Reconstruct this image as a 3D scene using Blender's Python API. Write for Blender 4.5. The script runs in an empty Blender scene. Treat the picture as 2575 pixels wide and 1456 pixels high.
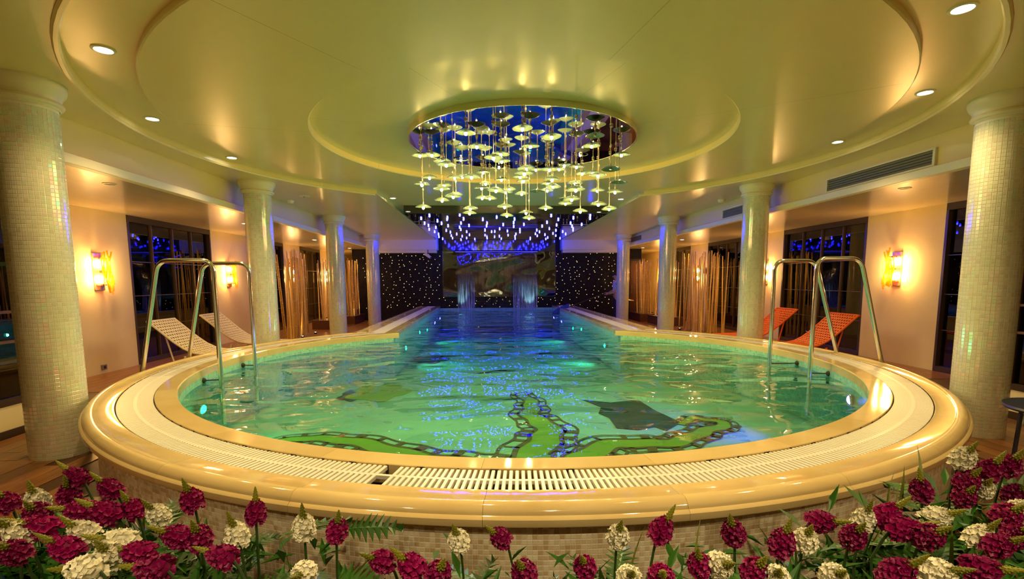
import bpy, bmesh, math, random
from mathutils import Vector, Matrix
from math import sin, cos, pi, sqrt, asin, acos, radians
S = bpy.context.scene
COL = S.collection
rnd = random.Random(7)

# ---------------------------------------------------------------- camera
def make_camera():
    cd = bpy.data.cameras.new('camera'); cam = bpy.data.objects.new('camera', cd); COL.objects.link(cam)
    t, w, r = -.1107, .0536, -.0046
    fw = Vector((sin(w)*cos(t), cos(w)*cos(t), sin(t)))
    rt = Vector((cos(w), -sin(w), 0)); up = rt.cross(fw)
    rt = rt*cos(r) + up*sin(r); up = rt.cross(fw)
    m = Matrix((rt, up, -fw)).transposed().to_4x4()
    m.translation = Vector((-.4635, 0, 1.3876))
    cam.matrix_world = m
    cd.sensor_fit = 'HORIZONTAL'; cd.sensor_width = 36; cd.lens = 1242.5/2575*36
    cd.shift_y = (842.33-728)/2575
    cd.clip_start = .05
    S.camera = cam
make_camera()
# ---------------------------------------------------------------- world and view
W = bpy.data.worlds.new('world'); S.world = W; W.use_nodes = True
W.node_tree.nodes['Background'].inputs[0].default_value = (.01, .012, .02, 1)
W.node_tree.nodes['Background'].inputs[1].default_value = .3
S.view_settings.view_transform = 'Standard'; S.view_settings.look = 'None'
S.view_settings.gamma = 1; S.view_settings.use_curve_mapping = False
S.view_settings.exposure = 1.0
c = S.cycles
c.max_bounces = 6; c.diffuse_bounces = 3; c.glossy_bounces = 3; c.transmission_bounces = 3; c.transparent_max_bounces = 8
c.use_adaptive_sampling = True; c.adaptive_threshold = .08
c.caustics_reflective = False; c.caustics_refractive = False
c.sample_clamp_indirect = 4.0; c.use_denoising = True

PEND_W, SCON_W, DOWN_W, SIDE_W = 2.3, 7.4, 38.0, 32.0
C_PEND = (1.0, .77, .28); C_WARM = (1.0, .55, .14)

# ---------------------------------------------------------------- materials
def nodes(m): return m.node_tree.nodes, m.node_tree.links
def mat(name, col, rough=.5, metal=0, spec=.5, coat=0, coat_r=.1, emit=None, es=0, var=0, noise=None, sheen=0, trans=0):
    m = bpy.data.materials.new(name); m.use_nodes = True
    n, l = nodes(m); b = n['Principled BSDF']
    b.inputs['Base Color'].default_value = (*col, 1); b.inputs['Roughness'].default_value = rough
    b.inputs['Metallic'].default_value = metal; b.inputs['Specular IOR Level'].default_value = spec
    b.inputs['Coat Weight'].default_value = coat; b.inputs['Coat Roughness'].default_value = coat_r
    b.inputs['Transmission Weight'].default_value = trans
    if emit: b.inputs['Emission Color'].default_value = (*emit, 1); b.inputs['Emission Strength'].default_value = es
    src = None
    if noise:                                   # (scale, low tint, high tint, stretch)
        tc = n.new('ShaderNodeTexCoord'); mp = n.new('ShaderNodeMapping'); mp.inputs['Scale'].default_value = noise[3]
        nz = n.new('ShaderNodeTexNoise'); nz.inputs['Scale'].default_value = noise[0]; nz.inputs['Detail'].default_value = 6
        cr = n.new('ShaderNodeValToRGB'); cr.color_ramp.elements[0].color = (*noise[1], 1); cr.color_ramp.elements[1].color = (*noise[2], 1)
        cr.color_ramp.elements[0].position = .3; cr.color_ramp.elements[1].position = .7
        l.new(tc.outputs['Object'], mp.inputs[0]); l.new(mp.outputs[0], nz.inputs['Vector']); l.new(nz.outputs['Fac'], cr.inputs[0]); src = cr.outputs[0]
        bp = n.new('ShaderNodeBump'); bp.inputs['Strength'].default_value = .08; bp.inputs['Distance'].default_value = .01
        l.new(nz.outputs['Fac'], bp.inputs['Height']); l.new(bp.outputs[0], b.inputs['Normal'])
    if var:
        oi = n.new('ShaderNodeObjectInfo'); mx = n.new('ShaderNodeHueSaturation')
        mr = n.new('ShaderNodeMapRange'); mr.inputs['To Min'].default_value = 1-var; mr.inputs['To Max'].default_value = 1+var
        l.new(oi.outputs['Random'], mr.inputs[0]); l.new(mr.outputs[0], mx.inputs['Value'])
        if src: l.new(src, mx.inputs['Color'])
        else: mx.inputs['Color'].default_value = (*col, 1)
        src = mx.outputs[0]
    if src: l.new(src, b.inputs['Base Color'])
    return m
M = {}
M['ceiling'] = mat('ceiling_paint', (.85, .68, .31), .34, spec=.5, coat=.35, coat_r=.22, noise=(1.2, (.84, .67, .30), (.87, .70, .33), (1, 1, 1)))
M['side_ceiling'] = mat('side_ceiling_paint', (.82, .68, .45), .24, spec=.6, coat=.5, coat_r=.12, noise=(1.5, (.8, .66, .43), (.84, .70, .47), (4, .6, 1)))
M['wall'] = mat('wall_plaster', (.80, .68, .42), .75, spec=.2, noise=(3, (.78, .66, .40), (.82, .70, .44), (1, 1, 1)))
M['capital'] = mat('capital_plaster', (.82, .76, .55), .4, spec=.4)
M['marble'] = mat('honey_marble', (.80, .63, .30), .07, spec=.55, var=.06, noise=(2.6, (.73, .56, .25), (.86, .70, .36), (1, 1, 3)))
M['slat'] = mat('white_grating', (.95, .94, .88), .35, spec=.4)
M['trough'] = mat('dark_trough', (.05, .04, .03), .6)
M['steel'] = mat('polished_steel', (.86, .84, .78), .13, metal=1)
M['chrome'] = mat('chrome', (.9, .88, .84), .06, metal=1)
M['brass'] = mat('satin_rim', (.80, .74, .48), .22, metal=.8)
M['darkframe'] = mat('dark_window_frame', (.05, .03, .018), .35, spec=.5)
M['chromebar'] = mat('mullion_metal', (.25, .17, .10), .3, metal=.8)
M['night'] = mat('night_backing', (.006, .006, .010), .7)
M['wood_dark'] = mat('dark_brown_wood', (.10, .035, .012), .35, noise=(5, (.07, .022, .008), (.14, .05, .018), (12, 1, 12)))
M['plank'] = mat('brown_wood_plank', (.30, .12, .03), .28, spec=.5, var=.28, noise=(6, (.20, .075, .018), (.36, .155, .045), (9, .8, 9)))
M['floor'] = mat('floor_joint', (.08, .03, .01), .5)
M['bamboo'] = mat('golden_bamboo', (.70, .44, .09), .3, spec=.6, var=.35)
M['node'] = mat('bamboo_node', (.78, .58, .25), .35)
M['white_mesh'] = mat('white_lattice', (.80, .70, .55), .5)
M['orange_mesh'] = mat('orange_lattice', (.85, .13, .01), .45)
M['amber'] = mat('amber_glass', (.95, .42, .04), .1, spec=.6, coat=.5)
def amber():
    m = bpy.data.materials.new('amber_glass_lit'); m.use_nodes = True; n, l = nodes(m); b = n['Principled BSDF']
    b.inputs['Base Color'].default_value = (.9, .40, .03, 1); b.inputs['Roughness'].default_value = .1
    tl = n.new('ShaderNodeBsdfTranslucent'); tl.inputs[0].default_value = (1, .50, .05, 1); tr = n.new('ShaderNodeBsdfTransparent'); tr.inputs[0].default_value = (1, .60, .12, 1)
    a = n.new('ShaderNodeMixShader'); a.inputs[0].default_value = .45; c_ = n.new('ShaderNodeMixShader'); c_.inputs[0].default_value = .45
    l.new(b.outputs[0], a.inputs[1]); l.new(tl.outputs[0], a.inputs[2]); l.new(a.outputs[0], c_.inputs[1]); l.new(tr.outputs[0], c_.inputs[2]); l.new(c_.outputs[0], n['Material Output'].inputs[0])
    return m
M['amber'] = amber()
M['red'] = mat('red_plastic', (.6, .02, .02), .4)
M['grey'] = mat('grey_plastic', (.25, .22, .2), .5)
M['white'] = mat('white_plastic', (.85, .8, .7), .4)
M['black'] = mat('black_plastic', (.012, .011, .012), .35)
M['louver'] = mat('vent_louver', (.30, .26, .16), .5)
M['shade'] = mat('frosted_green_glass', (.15, .20, .13), .16, spec=.6, coat=.6, coat_r=.05)
M['cord'] = mat('pendant_cord', (.55, .45, .28), .25, metal=.6)
M['bead'] = mat('crystal_bead', (.85, .8, .7), .05, spec=.9, metal=.5)
M['mirror'] = mat('ceiling_mirror', (.62, .62, .68), .02, metal=1)
M['skin'] = mat('skin', (.55, .32, .2), .5)
M['hair'] = mat('black_hair', (.01, .008, .007), .5)
M['shirt'] = mat('white_shirt', (.75, .62, .62), .8)
M['trousers'] = mat('dark_trousers', (.03, .025, .03), .8)
M['net'] = mat('blue_net', (.03, .06, .30), .5)
M['magenta'] = mat('magenta_petal', (.29, .0015, .10), .45, spec=.35, var=.2)
M['cream'] = mat('white_petal', (.90, .88, .70), .5, spec=.3, var=.08)
M['bud'] = mat('green_gold_bud', (.20, .21, .012), .45, var=.2)
M['stem'] = mat('dark_green_stem', (.03, .07, .012), .5)
M['leaf'] = mat('fern_leaf', (.022, .10, .007), .36, spec=.5, var=.45)
M['blade'] = mat('olive_blade_leaf', (.17, .20, .03), .35, spec=.5, var=.3)
M['soil'] = mat('dark_soil', (.02, .014, .008), .9)
M['m_green'] = mat('mosaic_green', (.17, .42, .015), .4)
M['m_dark'] = mat('mosaic_dark_green', (.012, .05, .035), .4)
M['m_brown'] = mat('mosaic_brown', (.10, .085, .015), .4)
M['blue_top'] = mat('dark_blue_tabletop', (.03, .035, .07), .4)
M['pale_base'] = mat('pale_pedestal', (.35, .36, .30), .5)
M['towel'] = mat('blue_towel', (.05, .08, .2), .8)
def emitter(name, col, s, sample=False):
    m = mat(name, (0, 0, 0), .5, emit=col, es=s)
    m.cycles.emission_sampling = 'AUTO' if sample else 'NONE'
    return m
M['bulb'] = emitter('pendant_bulb_glow', (1, .88, .55), 18)
M['lens'] = emitter('downlight_lens', (1, .92, .75), 14)
M['sconce_bulb'] = emitter('sconce_bulb_glow', (1, .74, .34), 40)
M['led'] = emitter('blue_led', (.008, .008, 1.0), 100, True)
M['star'] = emitter('gold_star_light', (1, .70, .32), .6)
M['led_strip'] = emitter('blue_light_strip', (.06, .04, 1), 2.5, True)
M['pool_green'] = emitter('green_pool_lamp', (.02, 1, .35), 3)
M['pool_blue'] = emitter('blue_pool_lamp', (.08, .06, 1), 16)
M['pool_teal'] = emitter('teal_pool_lamp', (.02, .9, .6), 2)

def tile_mat(name, cols, grout, uv=True, size=.0308, irid=True, rough=.16, bump=.5):
    """small square mosaic: brick pattern over the surface's own UVs (metres)"""
    m = bpy.data.materials.new(name); m.use_nodes = True; n, l = nodes(m); b = n['Principled BSDF']
    tc = n.new('ShaderNodeTexCoord'); br = n.new('ShaderNodeTexBrick'); br.offset = 0; br.squash = 1
    br.inputs['Scale'].default_value = 1/size; br.inputs['Brick Width'].default_value = 1; br.inputs['Row Height'].default_value = 1
    br.inputs['Mortar Size'].default_value = .045; br.inputs['Mortar Smooth'].default_value = .2
    br.inputs['Color1'].default_value = (*cols[0], 1); br.inputs['Color2'].default_value = (*cols[1], 1); br.inputs['Mortar'].default_value = (*grout, 1)
    l.new(tc.outputs['UV'], br.inputs['Vector']); l.new(br.outputs['Color'], b.inputs['Base Color'])
    bp = n.new('ShaderNodeBump'); bp.inputs['Strength'].default_value = bump; bp.inputs['Distance'].default_value = .002; bp.invert = True
    l.new(br.outputs['Fac'], bp.inputs['Height']); l.new(bp.outputs[0], b.inputs['Normal'])
    b.inputs['Roughness'].default_value = rough; b.inputs['Specular IOR Level'].default_value = .6
    if irid: irides(m, n, l, b, br.outputs['Color'])
    return m
def irides(m, n, l, b, rsrc):
    b.inputs['Thin Film IOR'].default_value = 2.1
    mr = n.new('ShaderNodeMapRange'); mr.inputs['To Min'].default_value = 280; mr.inputs['To Max'].default_value = 720
    sp = n.new('ShaderNodeTexWhiteNoise'); sp.noise_dimensions = '3D'
    l.new(rsrc, sp.inputs['Vector']); l.new(sp.outputs['Value'], mr.inputs[0]); l.new(mr.outputs[0], b.inputs['Thin Film Thickness'])
def piece_mat(name, lo, hi, rough=.16, irid=True):
    """a tile that is its own mesh (or its own island): colour by object and by island"""
    m = bpy.data.materials.new(name); m.use_nodes = True; n, l = nodes(m); b = n['Principled BSDF']
    oi = n.new('ShaderNodeObjectInfo'); ge = n.new('ShaderNodeNewGeometry'); ad = n.new('ShaderNodeMath'); ad.operation = 'ADD'
    l.new(oi.outputs['Random'], ad.inputs[0]); l.new(ge.outputs['Random Per Island'], ad.inputs[1])
    fr = n.new('ShaderNodeMath'); fr.operation = 'FRACT'; l.new(ad.outputs[0], fr.inputs[0])
    cr = n.new('ShaderNodeValToRGB'); cr.color_ramp.elements[0].color = (*lo, 1); cr.color_ramp.elements[1].color = (*hi, 1)
    l.new(fr.outputs[0], cr.inputs[0]); l.new(cr.outputs[0], b.inputs['Base Color'])
    b.inputs['Roughness'].default_value = rough; b.inputs['Specular IOR Level'].default_value = .6
    if irid: irides(m, n, l, b, cr.outputs[0])
    return m
M['col_tex'] = tile_mat('column_mosaic', (( .74, .72, .54)), (.80, .78, .62)) if False else tile_mat('column_mosaic', ((.66, .69, .54), (.75, .77, .62)), (.86, .84, .70), rough=.12)
M['col_tile'] = piece_mat('column_tile', (.78, .82, .68), (.85, .88, .74), .12)
M['grout'] = mat('pale_grout', (.93, .90, .74), .7)
M['wall_tile'] = piece_mat('pool_wall_tile', (.60, .44, .22), (.95, .88, .66), .35, irid=False)
M['wall_tex'] = tile_mat('pool_wall_mosaic', ((.55, .42, .22), (.78, .66, .42)), (.84, .78, .58), size=.0215, irid=False, rough=.3)
M['basin'] = tile_mat('aqua_basin_mosaic', ((.20, .62, .50), (.40, .82, .64)), (.62, .84, .62), size=.035, irid=False, rough=.35, bump=.2)
M['basin_floor'] = mat('aqua_basin_floor', (.22, .60, .45), .4, noise=(1.1, (.19, .56, .42), (.29, .70, .52), (1, 1.6, 1)))
M['black_tile'] = tile_mat('black_star_mosaic', ((.010, .008, .007), (.022, .018, .015)), (.016, .013, .011), size=.03, irid=False, rough=.35)
M['black_tile'].node_tree.nodes['Principled BSDF'].inputs['Specular IOR Level'].default_value = .12

def led_panel_mat():
    m = mat('black_mirror_panel', (.006, .006, .010), .05, spec=1.0, coat=.8, coat_r=.03)
    n, l = nodes(m); b = n['Principled BSDF']
    tc = n.new('ShaderNodeTexCoord'); mp = n.new('ShaderNodeMapping'); mp.inputs['Scale'].default_value = (.4, 3, 1)
    nz = n.new('ShaderNodeTexNoise'); nz.inputs['Scale'].default_value = 1.2; nz.inputs['Detail'].default_value = 1
    bp = n.new('ShaderNodeBump'); bp.inputs['Strength'].default_value = .25; bp.inputs['Distance'].default_value = .02
    l.new(tc.outputs['Object'], mp.inputs[0]); l.new(mp.outputs[0], nz.inputs['Vector']); l.new(nz.outputs['Fac'], bp.inputs['Height']); l.new(bp.outputs[0], b.inputs['Normal']); l.new(bp.outputs[0], b.inputs['Coat Normal'])
    return m
M['panel'] = led_panel_mat()
def wavy_mirror():
    m = mat('wavy_dark_mirror', (.16, .17, .21), .03, metal=1)
    n, l = nodes(m); b = n['Principled BSDF']
    tc = n.new('ShaderNodeTexCoord'); nz = n.new('ShaderNodeTexNoise'); nz.inputs['Scale'].default_value = 1.1; nz.inputs['Detail'].default_value = .5
    nz.inputs['Distortion'].default_value = .6
    bp = n.new('ShaderNodeBump'); bp.inputs['Strength'].default_value = 1; bp.inputs['Distance'].default_value = .05
    l.new(tc.outputs['Object'], nz.inputs['Vector']); l.new(nz.outputs['Fac'], bp.inputs['Height']); l.new(bp.outputs[0], b.inputs['Normal'])
    return m
M['wavy'] = wavy_mirror()
def see_through(name, tint, rough, ior, normal=None, boost=1.0):
    """clear sheet: light passes straight through, its face mirrors by Fresnel"""
    m = bpy.data.materials.new(name); m.use_nodes = True; n, l = nodes(m); n.remove(n['Principled BSDF'])
    out = n['Material Output']; tr = n.new('ShaderNodeBsdfTransparent'); tr.inputs[0].default_value = (*tint, 1)
    gl = n.new('ShaderNodeBsdfGlossy'); gl.inputs['Roughness'].default_value = rough; gl.inputs[0].default_value = (1, 1, 1, 1)
    fr = n.new('ShaderNodeFresnel'); fr.inputs['IOR'].default_value = ior; mx = n.new('ShaderNodeMixShader')
    mu = n.new('ShaderNodeMath'); mu.operation = 'MULTIPLY'; mu.inputs[1].default_value = boost; mu.use_clamp = True
    l.new(fr.outputs[0], mu.inputs[0]); l.new(mu.outputs[0], mx.inputs[0]); l.new(tr.outputs[0], mx.inputs[1]); l.new(gl.outputs[0], mx.inputs[2]); l.new(mx.outputs[0], out.inputs[0])
    if normal:
        h = normal(n, l); l.new(h, gl.inputs['Normal']); l.new(h, fr.inputs['Normal'])
    return m
def ripples(n, l):
    tc = n.new('ShaderNodeTexCoord'); prev = None
    for sc, st, dist, det in ((1.15, (1, 1.5, 1), .075, .6), (3.4, (1, 1.3, 1), .013, .8)):
        mp = n.new('ShaderNodeMapping'); mp.inputs['Scale'].default_value = st
        nz = n.new('ShaderNodeTexNoise'); nz.inputs['Scale'].default_value = sc; nz.inputs['Detail'].default_value = det; nz.inputs['Distortion'].default_value = .8
        bp = n.new('ShaderNodeBump'); bp.inputs['Strength'].default_value = 1; bp.inputs['Distance'].default_value = dist
        l.new(tc.outputs['Object'], mp.inputs[0]); l.new(mp.outputs[0], nz.inputs['Vector']); l.new(nz.outputs['Fac'], bp.inputs['Height'])
        if prev: l.new(prev, bp.inputs['Normal'])
        prev = bp.outputs[0]
    return prev
M['water'] = see_through('pool_water', (.80, .97, .93), 0, 1.33, ripples)
M['glass'] = see_through('dark_window_glass', (.72, .62, .52), 0, 1.75)
def falls(n, l):
    tc = n.new('ShaderNodeTexCoord'); mp = n.new('ShaderNodeMapping'); mp.inputs['Scale'].default_value = (26, 1, 1.6)
    nz = n.new('ShaderNodeTexNoise'); nz.inputs['Scale'].default_value = 2; nz.inputs['Detail'].default_value = 3
    bp = n.new('ShaderNodeBump'); bp.inputs['Strength'].default_value = 1; bp.inputs['Distance'].default_value = .03
    l.new(tc.outputs['Object'], mp.inputs[0]); l.new(mp.outputs[0], nz.inputs['Vector']); l.new(nz.outputs['Fac'], bp.inputs['Height'])
    return bp.outputs[0]
M['falls'] = see_through('falling_water', (.86, .88, .94), .08, 1.5, falls, .55)
M['reflection_sheet'] = see_through('reflection_sheet', (.8, .9, .94), .1, 1.5, falls, 1.5)  # pale sheet material standing in for bright reflections in the mirror
def foam(key, p0, p1, top, fade=None):
    n, l = nodes(M[key]); out = n['Material Output']; src = out.inputs[0].links[0].from_socket
    tc = n.new('ShaderNodeTexCoord'); mp = n.new('ShaderNodeMapping'); mp.inputs['Scale'].default_value = (14, 1, .5)
    nz = n.new('ShaderNodeTexNoise'); nz.inputs['Scale'].default_value = 3; nz.inputs['Detail'].default_value = 4
    cr = n.new('ShaderNodeValToRGB'); cr.color_ramp.elements[0].position = p0; cr.color_ramp.elements[1].position = p1; cr.color_ramp.elements[1].color = (top, top, top, 1)
    df = n.new('ShaderNodeBsdfTranslucent'); df.inputs[0].default_value = (.8, .9, 1, 1); dd = n.new('ShaderNodeBsdfDiffuse'); dd.inputs[0].default_value = (.8, .9, 1, 1)
    ad = n.new('ShaderNodeMixShader'); mx = n.new('ShaderNodeMixShader'); l.new(df.outputs[0], ad.inputs[1]); l.new(dd.outputs[0], ad.inputs[2])
    l.new(tc.outputs['Object'], mp.inputs[0]); l.new(mp.outputs[0], nz.inputs['Vector']); l.new(nz.outputs['Fac'], cr.inputs[0]); l.new(cr.outputs[0], mx.inputs[0])
    if fade:                                                     # whiter near the pool, fading out upwards
        sx = n.new('ShaderNodeSeparateXYZ'); mr = n.new('ShaderNodeMapRange'); mr.inputs['From Min'].default_value = fade[0]; mr.inputs['From Max'].default_value = fade[1]
        mr.inputs['To Min'].default_value = 1; mr.inputs['To Max'].default_value = 0; mu = n.new('ShaderNodeMath'); mu.operation = 'MULTIPLY'
        l.new(tc.outputs['Object'], sx.inputs[0]); l.new(sx.outputs['Z'], mr.inputs[0]); l.new(mr.outputs[0], mu.inputs[0]); l.new(cr.outputs[0], mu.inputs[1]); l.new(mu.outputs[0], mx.inputs[0])
    l.new(src, mx.inputs[1]); l.new(ad.outputs[0], mx.inputs[2]); l.new(mx.outputs[0], out.inputs[0])
foam('falls', .56, .85, .10); foam('reflection_sheet', .38, .66, .85, (.7, 1.5))

# ---------------------------------------------------------------- mesh helpers
def new_obj(name, me, parent=None, loc=None, rot=None):
    o = bpy.data.objects.new(name, me); COL.objects.link(o)
    if parent: o.parent = parent
    if loc is not None: o.location = loc
    if rot is not None: o.rotation_euler = rot
    return o
def mesh(bm, m, smooth=False):
    me = bpy.data.meshes.new('mesh'); bm.normal_update(); bm.to_mesh(me); bm.free()
    if m: me.materials.append(M[m])
    if smooth:
        me.polygons.foreach_set('use_smooth', [True]*len(me.polygons)); me.set_sharp_from_angle(angle=radians(38))
    return me
def part(name, bm, m, parent, label=None, smooth=False, kind=None, loc=None, rot=None):
    o = new_obj(name, bm if isinstance(bm, bpy.types.Mesh) else mesh(bm, m, smooth), parent, loc, rot)
    if label: o['label'] = label
    if kind: o['kind'] = kind
    return o
def tag(o, label, cat, group=None, kind=None):
    o['label'] = label; o['category'] = cat
    if group: o['group'] = group
    if kind: o['kind'] = kind
    return o
def thing(name, label, cat, loc=(0, 0, 0), rz=0, group=None):
    o = new_obj(name, None, None, loc, (0, 0, rz)); o.empty_display_size = .05
    return tag(o, label, cat, group)
def struct(name, bm, m, smooth=False, parent=None):
    o = part(name, bm, m, parent, smooth=smooth)
    if not parent: o['kind'] = 'structure'
    return o
def B(): return bmesh.new()
def box(bm, x0, x1, y0, y1, z0, z1, mtx=None, bev=0):
    vs = [bm.verts.new(p) for p in ((x0,y0,z0),(x1,y0,z0),(x1,y1,z0),(x0,y1,z0),(x0,y0,z1),(x1,y0,z1),(x1,y1,z1),(x0,y1,z1))]
    fs = [bm.faces.new([vs[i] for i in f]) for f in ((3,2,1,0),(4,5,6,7),(0,1,5,4),(1,2,6,5),(2,3,7,6),(3,0,4,7))]
    if bev:
        r = bmesh.ops.bevel(bm, geom=list({e for f in fs for e in f.edges}), offset=bev, segments=1, affect='EDGES', profile=.5)
        vs = list({v for f in r['faces'] for v in f.verts} | {v for v in vs if v.is_valid})
    if mtx is not None: bmesh.ops.transform(bm, matrix=mtx, verts=vs)
    return vs
def quad(bm, *ps): return bm.faces.new([bm.verts.new(p) for p in ps])
def lathe(bm, prof, n=32, a0=0, a1=2*pi, cx=0, cy=0, closed=False, caps=False, uv=None):
    """profile (r, z) turned about (cx, cy); angle 0 points to -Y (the viewer's side), grows towards +X"""
    full = abs(a1-a0-2*pi) < 1e-6; k = n if full else n+1; rings = []
    for i in range(k):
        a = a0+(a1-a0)*i/n
        rings.append([bm.verts.new((cx+r*sin(a), cy-r*cos(a), z)) for r, z in prof])
    P = len(prof); ly = bm.loops.layers.uv.verify() if uv else None
    for i in range(n):
        A, C = rings[i], rings[(i+1) % k]
        for j in range(P if closed else P-1):
            j2 = (j+1) % P
            if prof[j][0] < 1e-9 and prof[j2][0] < 1e-9: continue
            vs = [A[j], C[j], C[j2], A[j2]]
            if prof[j][0] < 1e-9: vs = [A[j], C[j2], A[j2]]
            elif prof[j2][0] < 1e-9: vs = [A[j], C[j], A[j2]]
            f = bm.faces.new(vs)
            if uv:
                ua, ub = (a0+(a1-a0)*i/n)*uv, (a0+(a1-a0)*(i+1)/n)*uv
                for lp, (u, v) in zip(f.loops, ((ua, prof[j][1]), (ub, prof[j][1]), (ub, prof[j2][1]), (ua, prof[j2][1]))): lp[ly].uv = (u, v)
    if caps and closed and not full:
        bm.faces.new(rings[0]); bm.faces.new(rings[-1][::-1])
    return rings
def tube(bm, pts, r, n=8, caps=True, r1=None):
    pts = [Vector(p) for p in pts]; rings = []; N = len(pts)
    t0 = (pts[1]-pts[0]).normalized(); ref = Vector((0, 0, 1)) if abs(t0.z) < .9 else Vector((1, 0, 0))
    u = t0.cross(ref).normalized()
    for i, p in enumerate(pts):
        t = (pts[min(i+1, N-1)]-pts[max(i-1, 0)]).normalized()
        u = (u-t*u.dot(t)).normalized(); v = t.cross(u)
        rr = r if r1 is None else r+(r1-r)*i/(N-1)
        rings.append([bm.verts.new(p+(u*cos(2*pi*k/n)+v*sin(2*pi*k/n))*rr) for k in range(n)])
    for A, C in zip(rings, rings[1:]):
        for k in range(n): bm.faces.new([A[k], A[(k+1) % n], C[(k+1) % n], C[k]])
    if caps: bm.faces.new(rings[0][::-1]); bm.faces.new(rings[-1])
def ball(bm, p, r, seg=8, rings=5, sz=1):
    bmesh.ops.create_uvsphere(bm, u_segments=seg, v_segments=rings, radius=r, matrix=Matrix.Translation(p) @ Matrix.Diagonal((1, 1, sz, 1)))
def fillet(pts, rad, n=6):
    out = [Vector(pts[0])]
    for a, b_, c_ in zip(pts, pts[1:], pts[2:]):
        a, b_, c_ = Vector(a), Vector(b_), Vector(c_); d1 = (a-b_).normalized(); d2 = (c_-b_).normalized()
        p1, p2 = b_+d1*rad, b_+d2*rad
        for i in range(n+1):
            s = i/n; out.append(p1*(1-s)**2+b_*2*s*(1-s)+p2*s*s)
    out.append(Vector(pts[-1])); return out
def fill(bm, loops, z):
    es = []
    for lp in loops:
        vs = [bm.verts.new((x, y, z)) for x, y in lp]
        es += [bm.edges.new((vs[i], vs[(i+1) % len(vs)])) for i in range(len(vs))]
    bmesh.ops.triangle_fill(bm, edges=es, use_beauty=True, use_dissolve=False)
    bmesh.ops.recalc_face_normals(bm, faces=bm.faces)
def ord_(i): return {1: 'first', 2: 'second', 3: 'third'}.get(i) or f'{i}{"th" if 10 <= i % 100 <= 20 else {1:"st",2:"nd",3:"rd"}.get(i % 10,"th")}'
def light(name, kind, loc, power, col, parent=None, size=.02, rot=None, spot=None, blend=.6):
    ld = bpy.data.lights.new(name, kind); ld.energy = power; ld.color = col; ld.shadow_soft_size = size
    if spot: ld.spot_size = spot; ld.spot_blend = blend
    o = new_obj(name, ld, parent, loc, rot); return o

# ---------------------------------------------------------------- dimensions (metres)
PX, PY = -.065, 5.80                 # centre of the round basin
RI, RG1, RG2, RN = 3.376, 3.527, 3.764, 3.96
RIM, WATER, BED = .4876, .345, -.262
LI, LS1, LS2, LO = 1.98, 2.15, 2.42, 2.68          # swimming lane: inner edge, strip, outer edge, from the axis
YW = 17.57                           # star wall
Z0, ZR, ZD2, ZC, ZM = 2.888, 2.95, 2.905, 2.975, 2.918
ZS, XS, XW = 2.468, 4.30, 6.27       # side ceiling, bulkhead face, side walls
CX0 = -.027                          # ceiling centre
def on_circle(r, x): return PY+sqrt(r*r-x*x)
def keyhole(r, half, yend, n=96, cx=PX, cy=PY, x0=None, x1=None):
    x0 = -half if x0 is None else x0; x1 = half if x1 is None else x1
    aL, aR = pi-asin(-x0/r), pi-asin(x1/r)
    pts = [(cx+r*sin(-aL+(aL+aR)*i/n), cy-r*cos(-aL+(aL+aR)*i/n)) for i in range(n+1)]
    return pts+[(cx+x1, yend), (cx+x0, yend)]

# ================================================================ FLOOR
bm = B(); fill(bm, [[(-7, -3), (7, -3), (7, 22.4), (-7, 22.4)], keyhole(3.78, LO-.1, 17.6)], 0)
floor = struct('floor', bm, 'floor')
def planks(x0, x1, y0, y1, skip):
    w, L = .15, 1.25; i = 0; x = x0
    while x < x1:
        y = y0-rnd.random()*L
        while y < y1:
            xa, xb, ya, yb = x+.002, x+w-.002, max(y, y0)+.002, min(y+L, y1)-.002
            if yb-ya > .1 and not skip(xa, xb, ya, yb):
                bm = B(); box(bm, xa, xb, ya, yb, -.004, .004+rnd.random()*.002); part('plank', bm, 'plank', floor)
            y += L
        x += w
far = lambda xa, xb, ya, yb: min(math.hypot(x-PX, y-PY) for x in (xa, xb) for y in (ya, (ya+yb)/2, yb)) < 3.72
planks(-4.72, -2.3, .9, 6.4, far); planks(2.3, 4.70, .9, 6.4, far)
bm = B()
for x0, x1, y0, y1 in ((-6.27, -4.6, 6.4, 22), (4.6, 6.27, 6.4, 22), (-4.6, -3.8, 9, 17.5), (3.8, 4.6, 9, 17.5)):
    x = x0
    while x < x1-.05: box(bm, x+.002, x+.148, y0, y1, .0005, .004); x += .15
part('plank_field', bm, 'plank', floor, kind='stuff')

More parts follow.
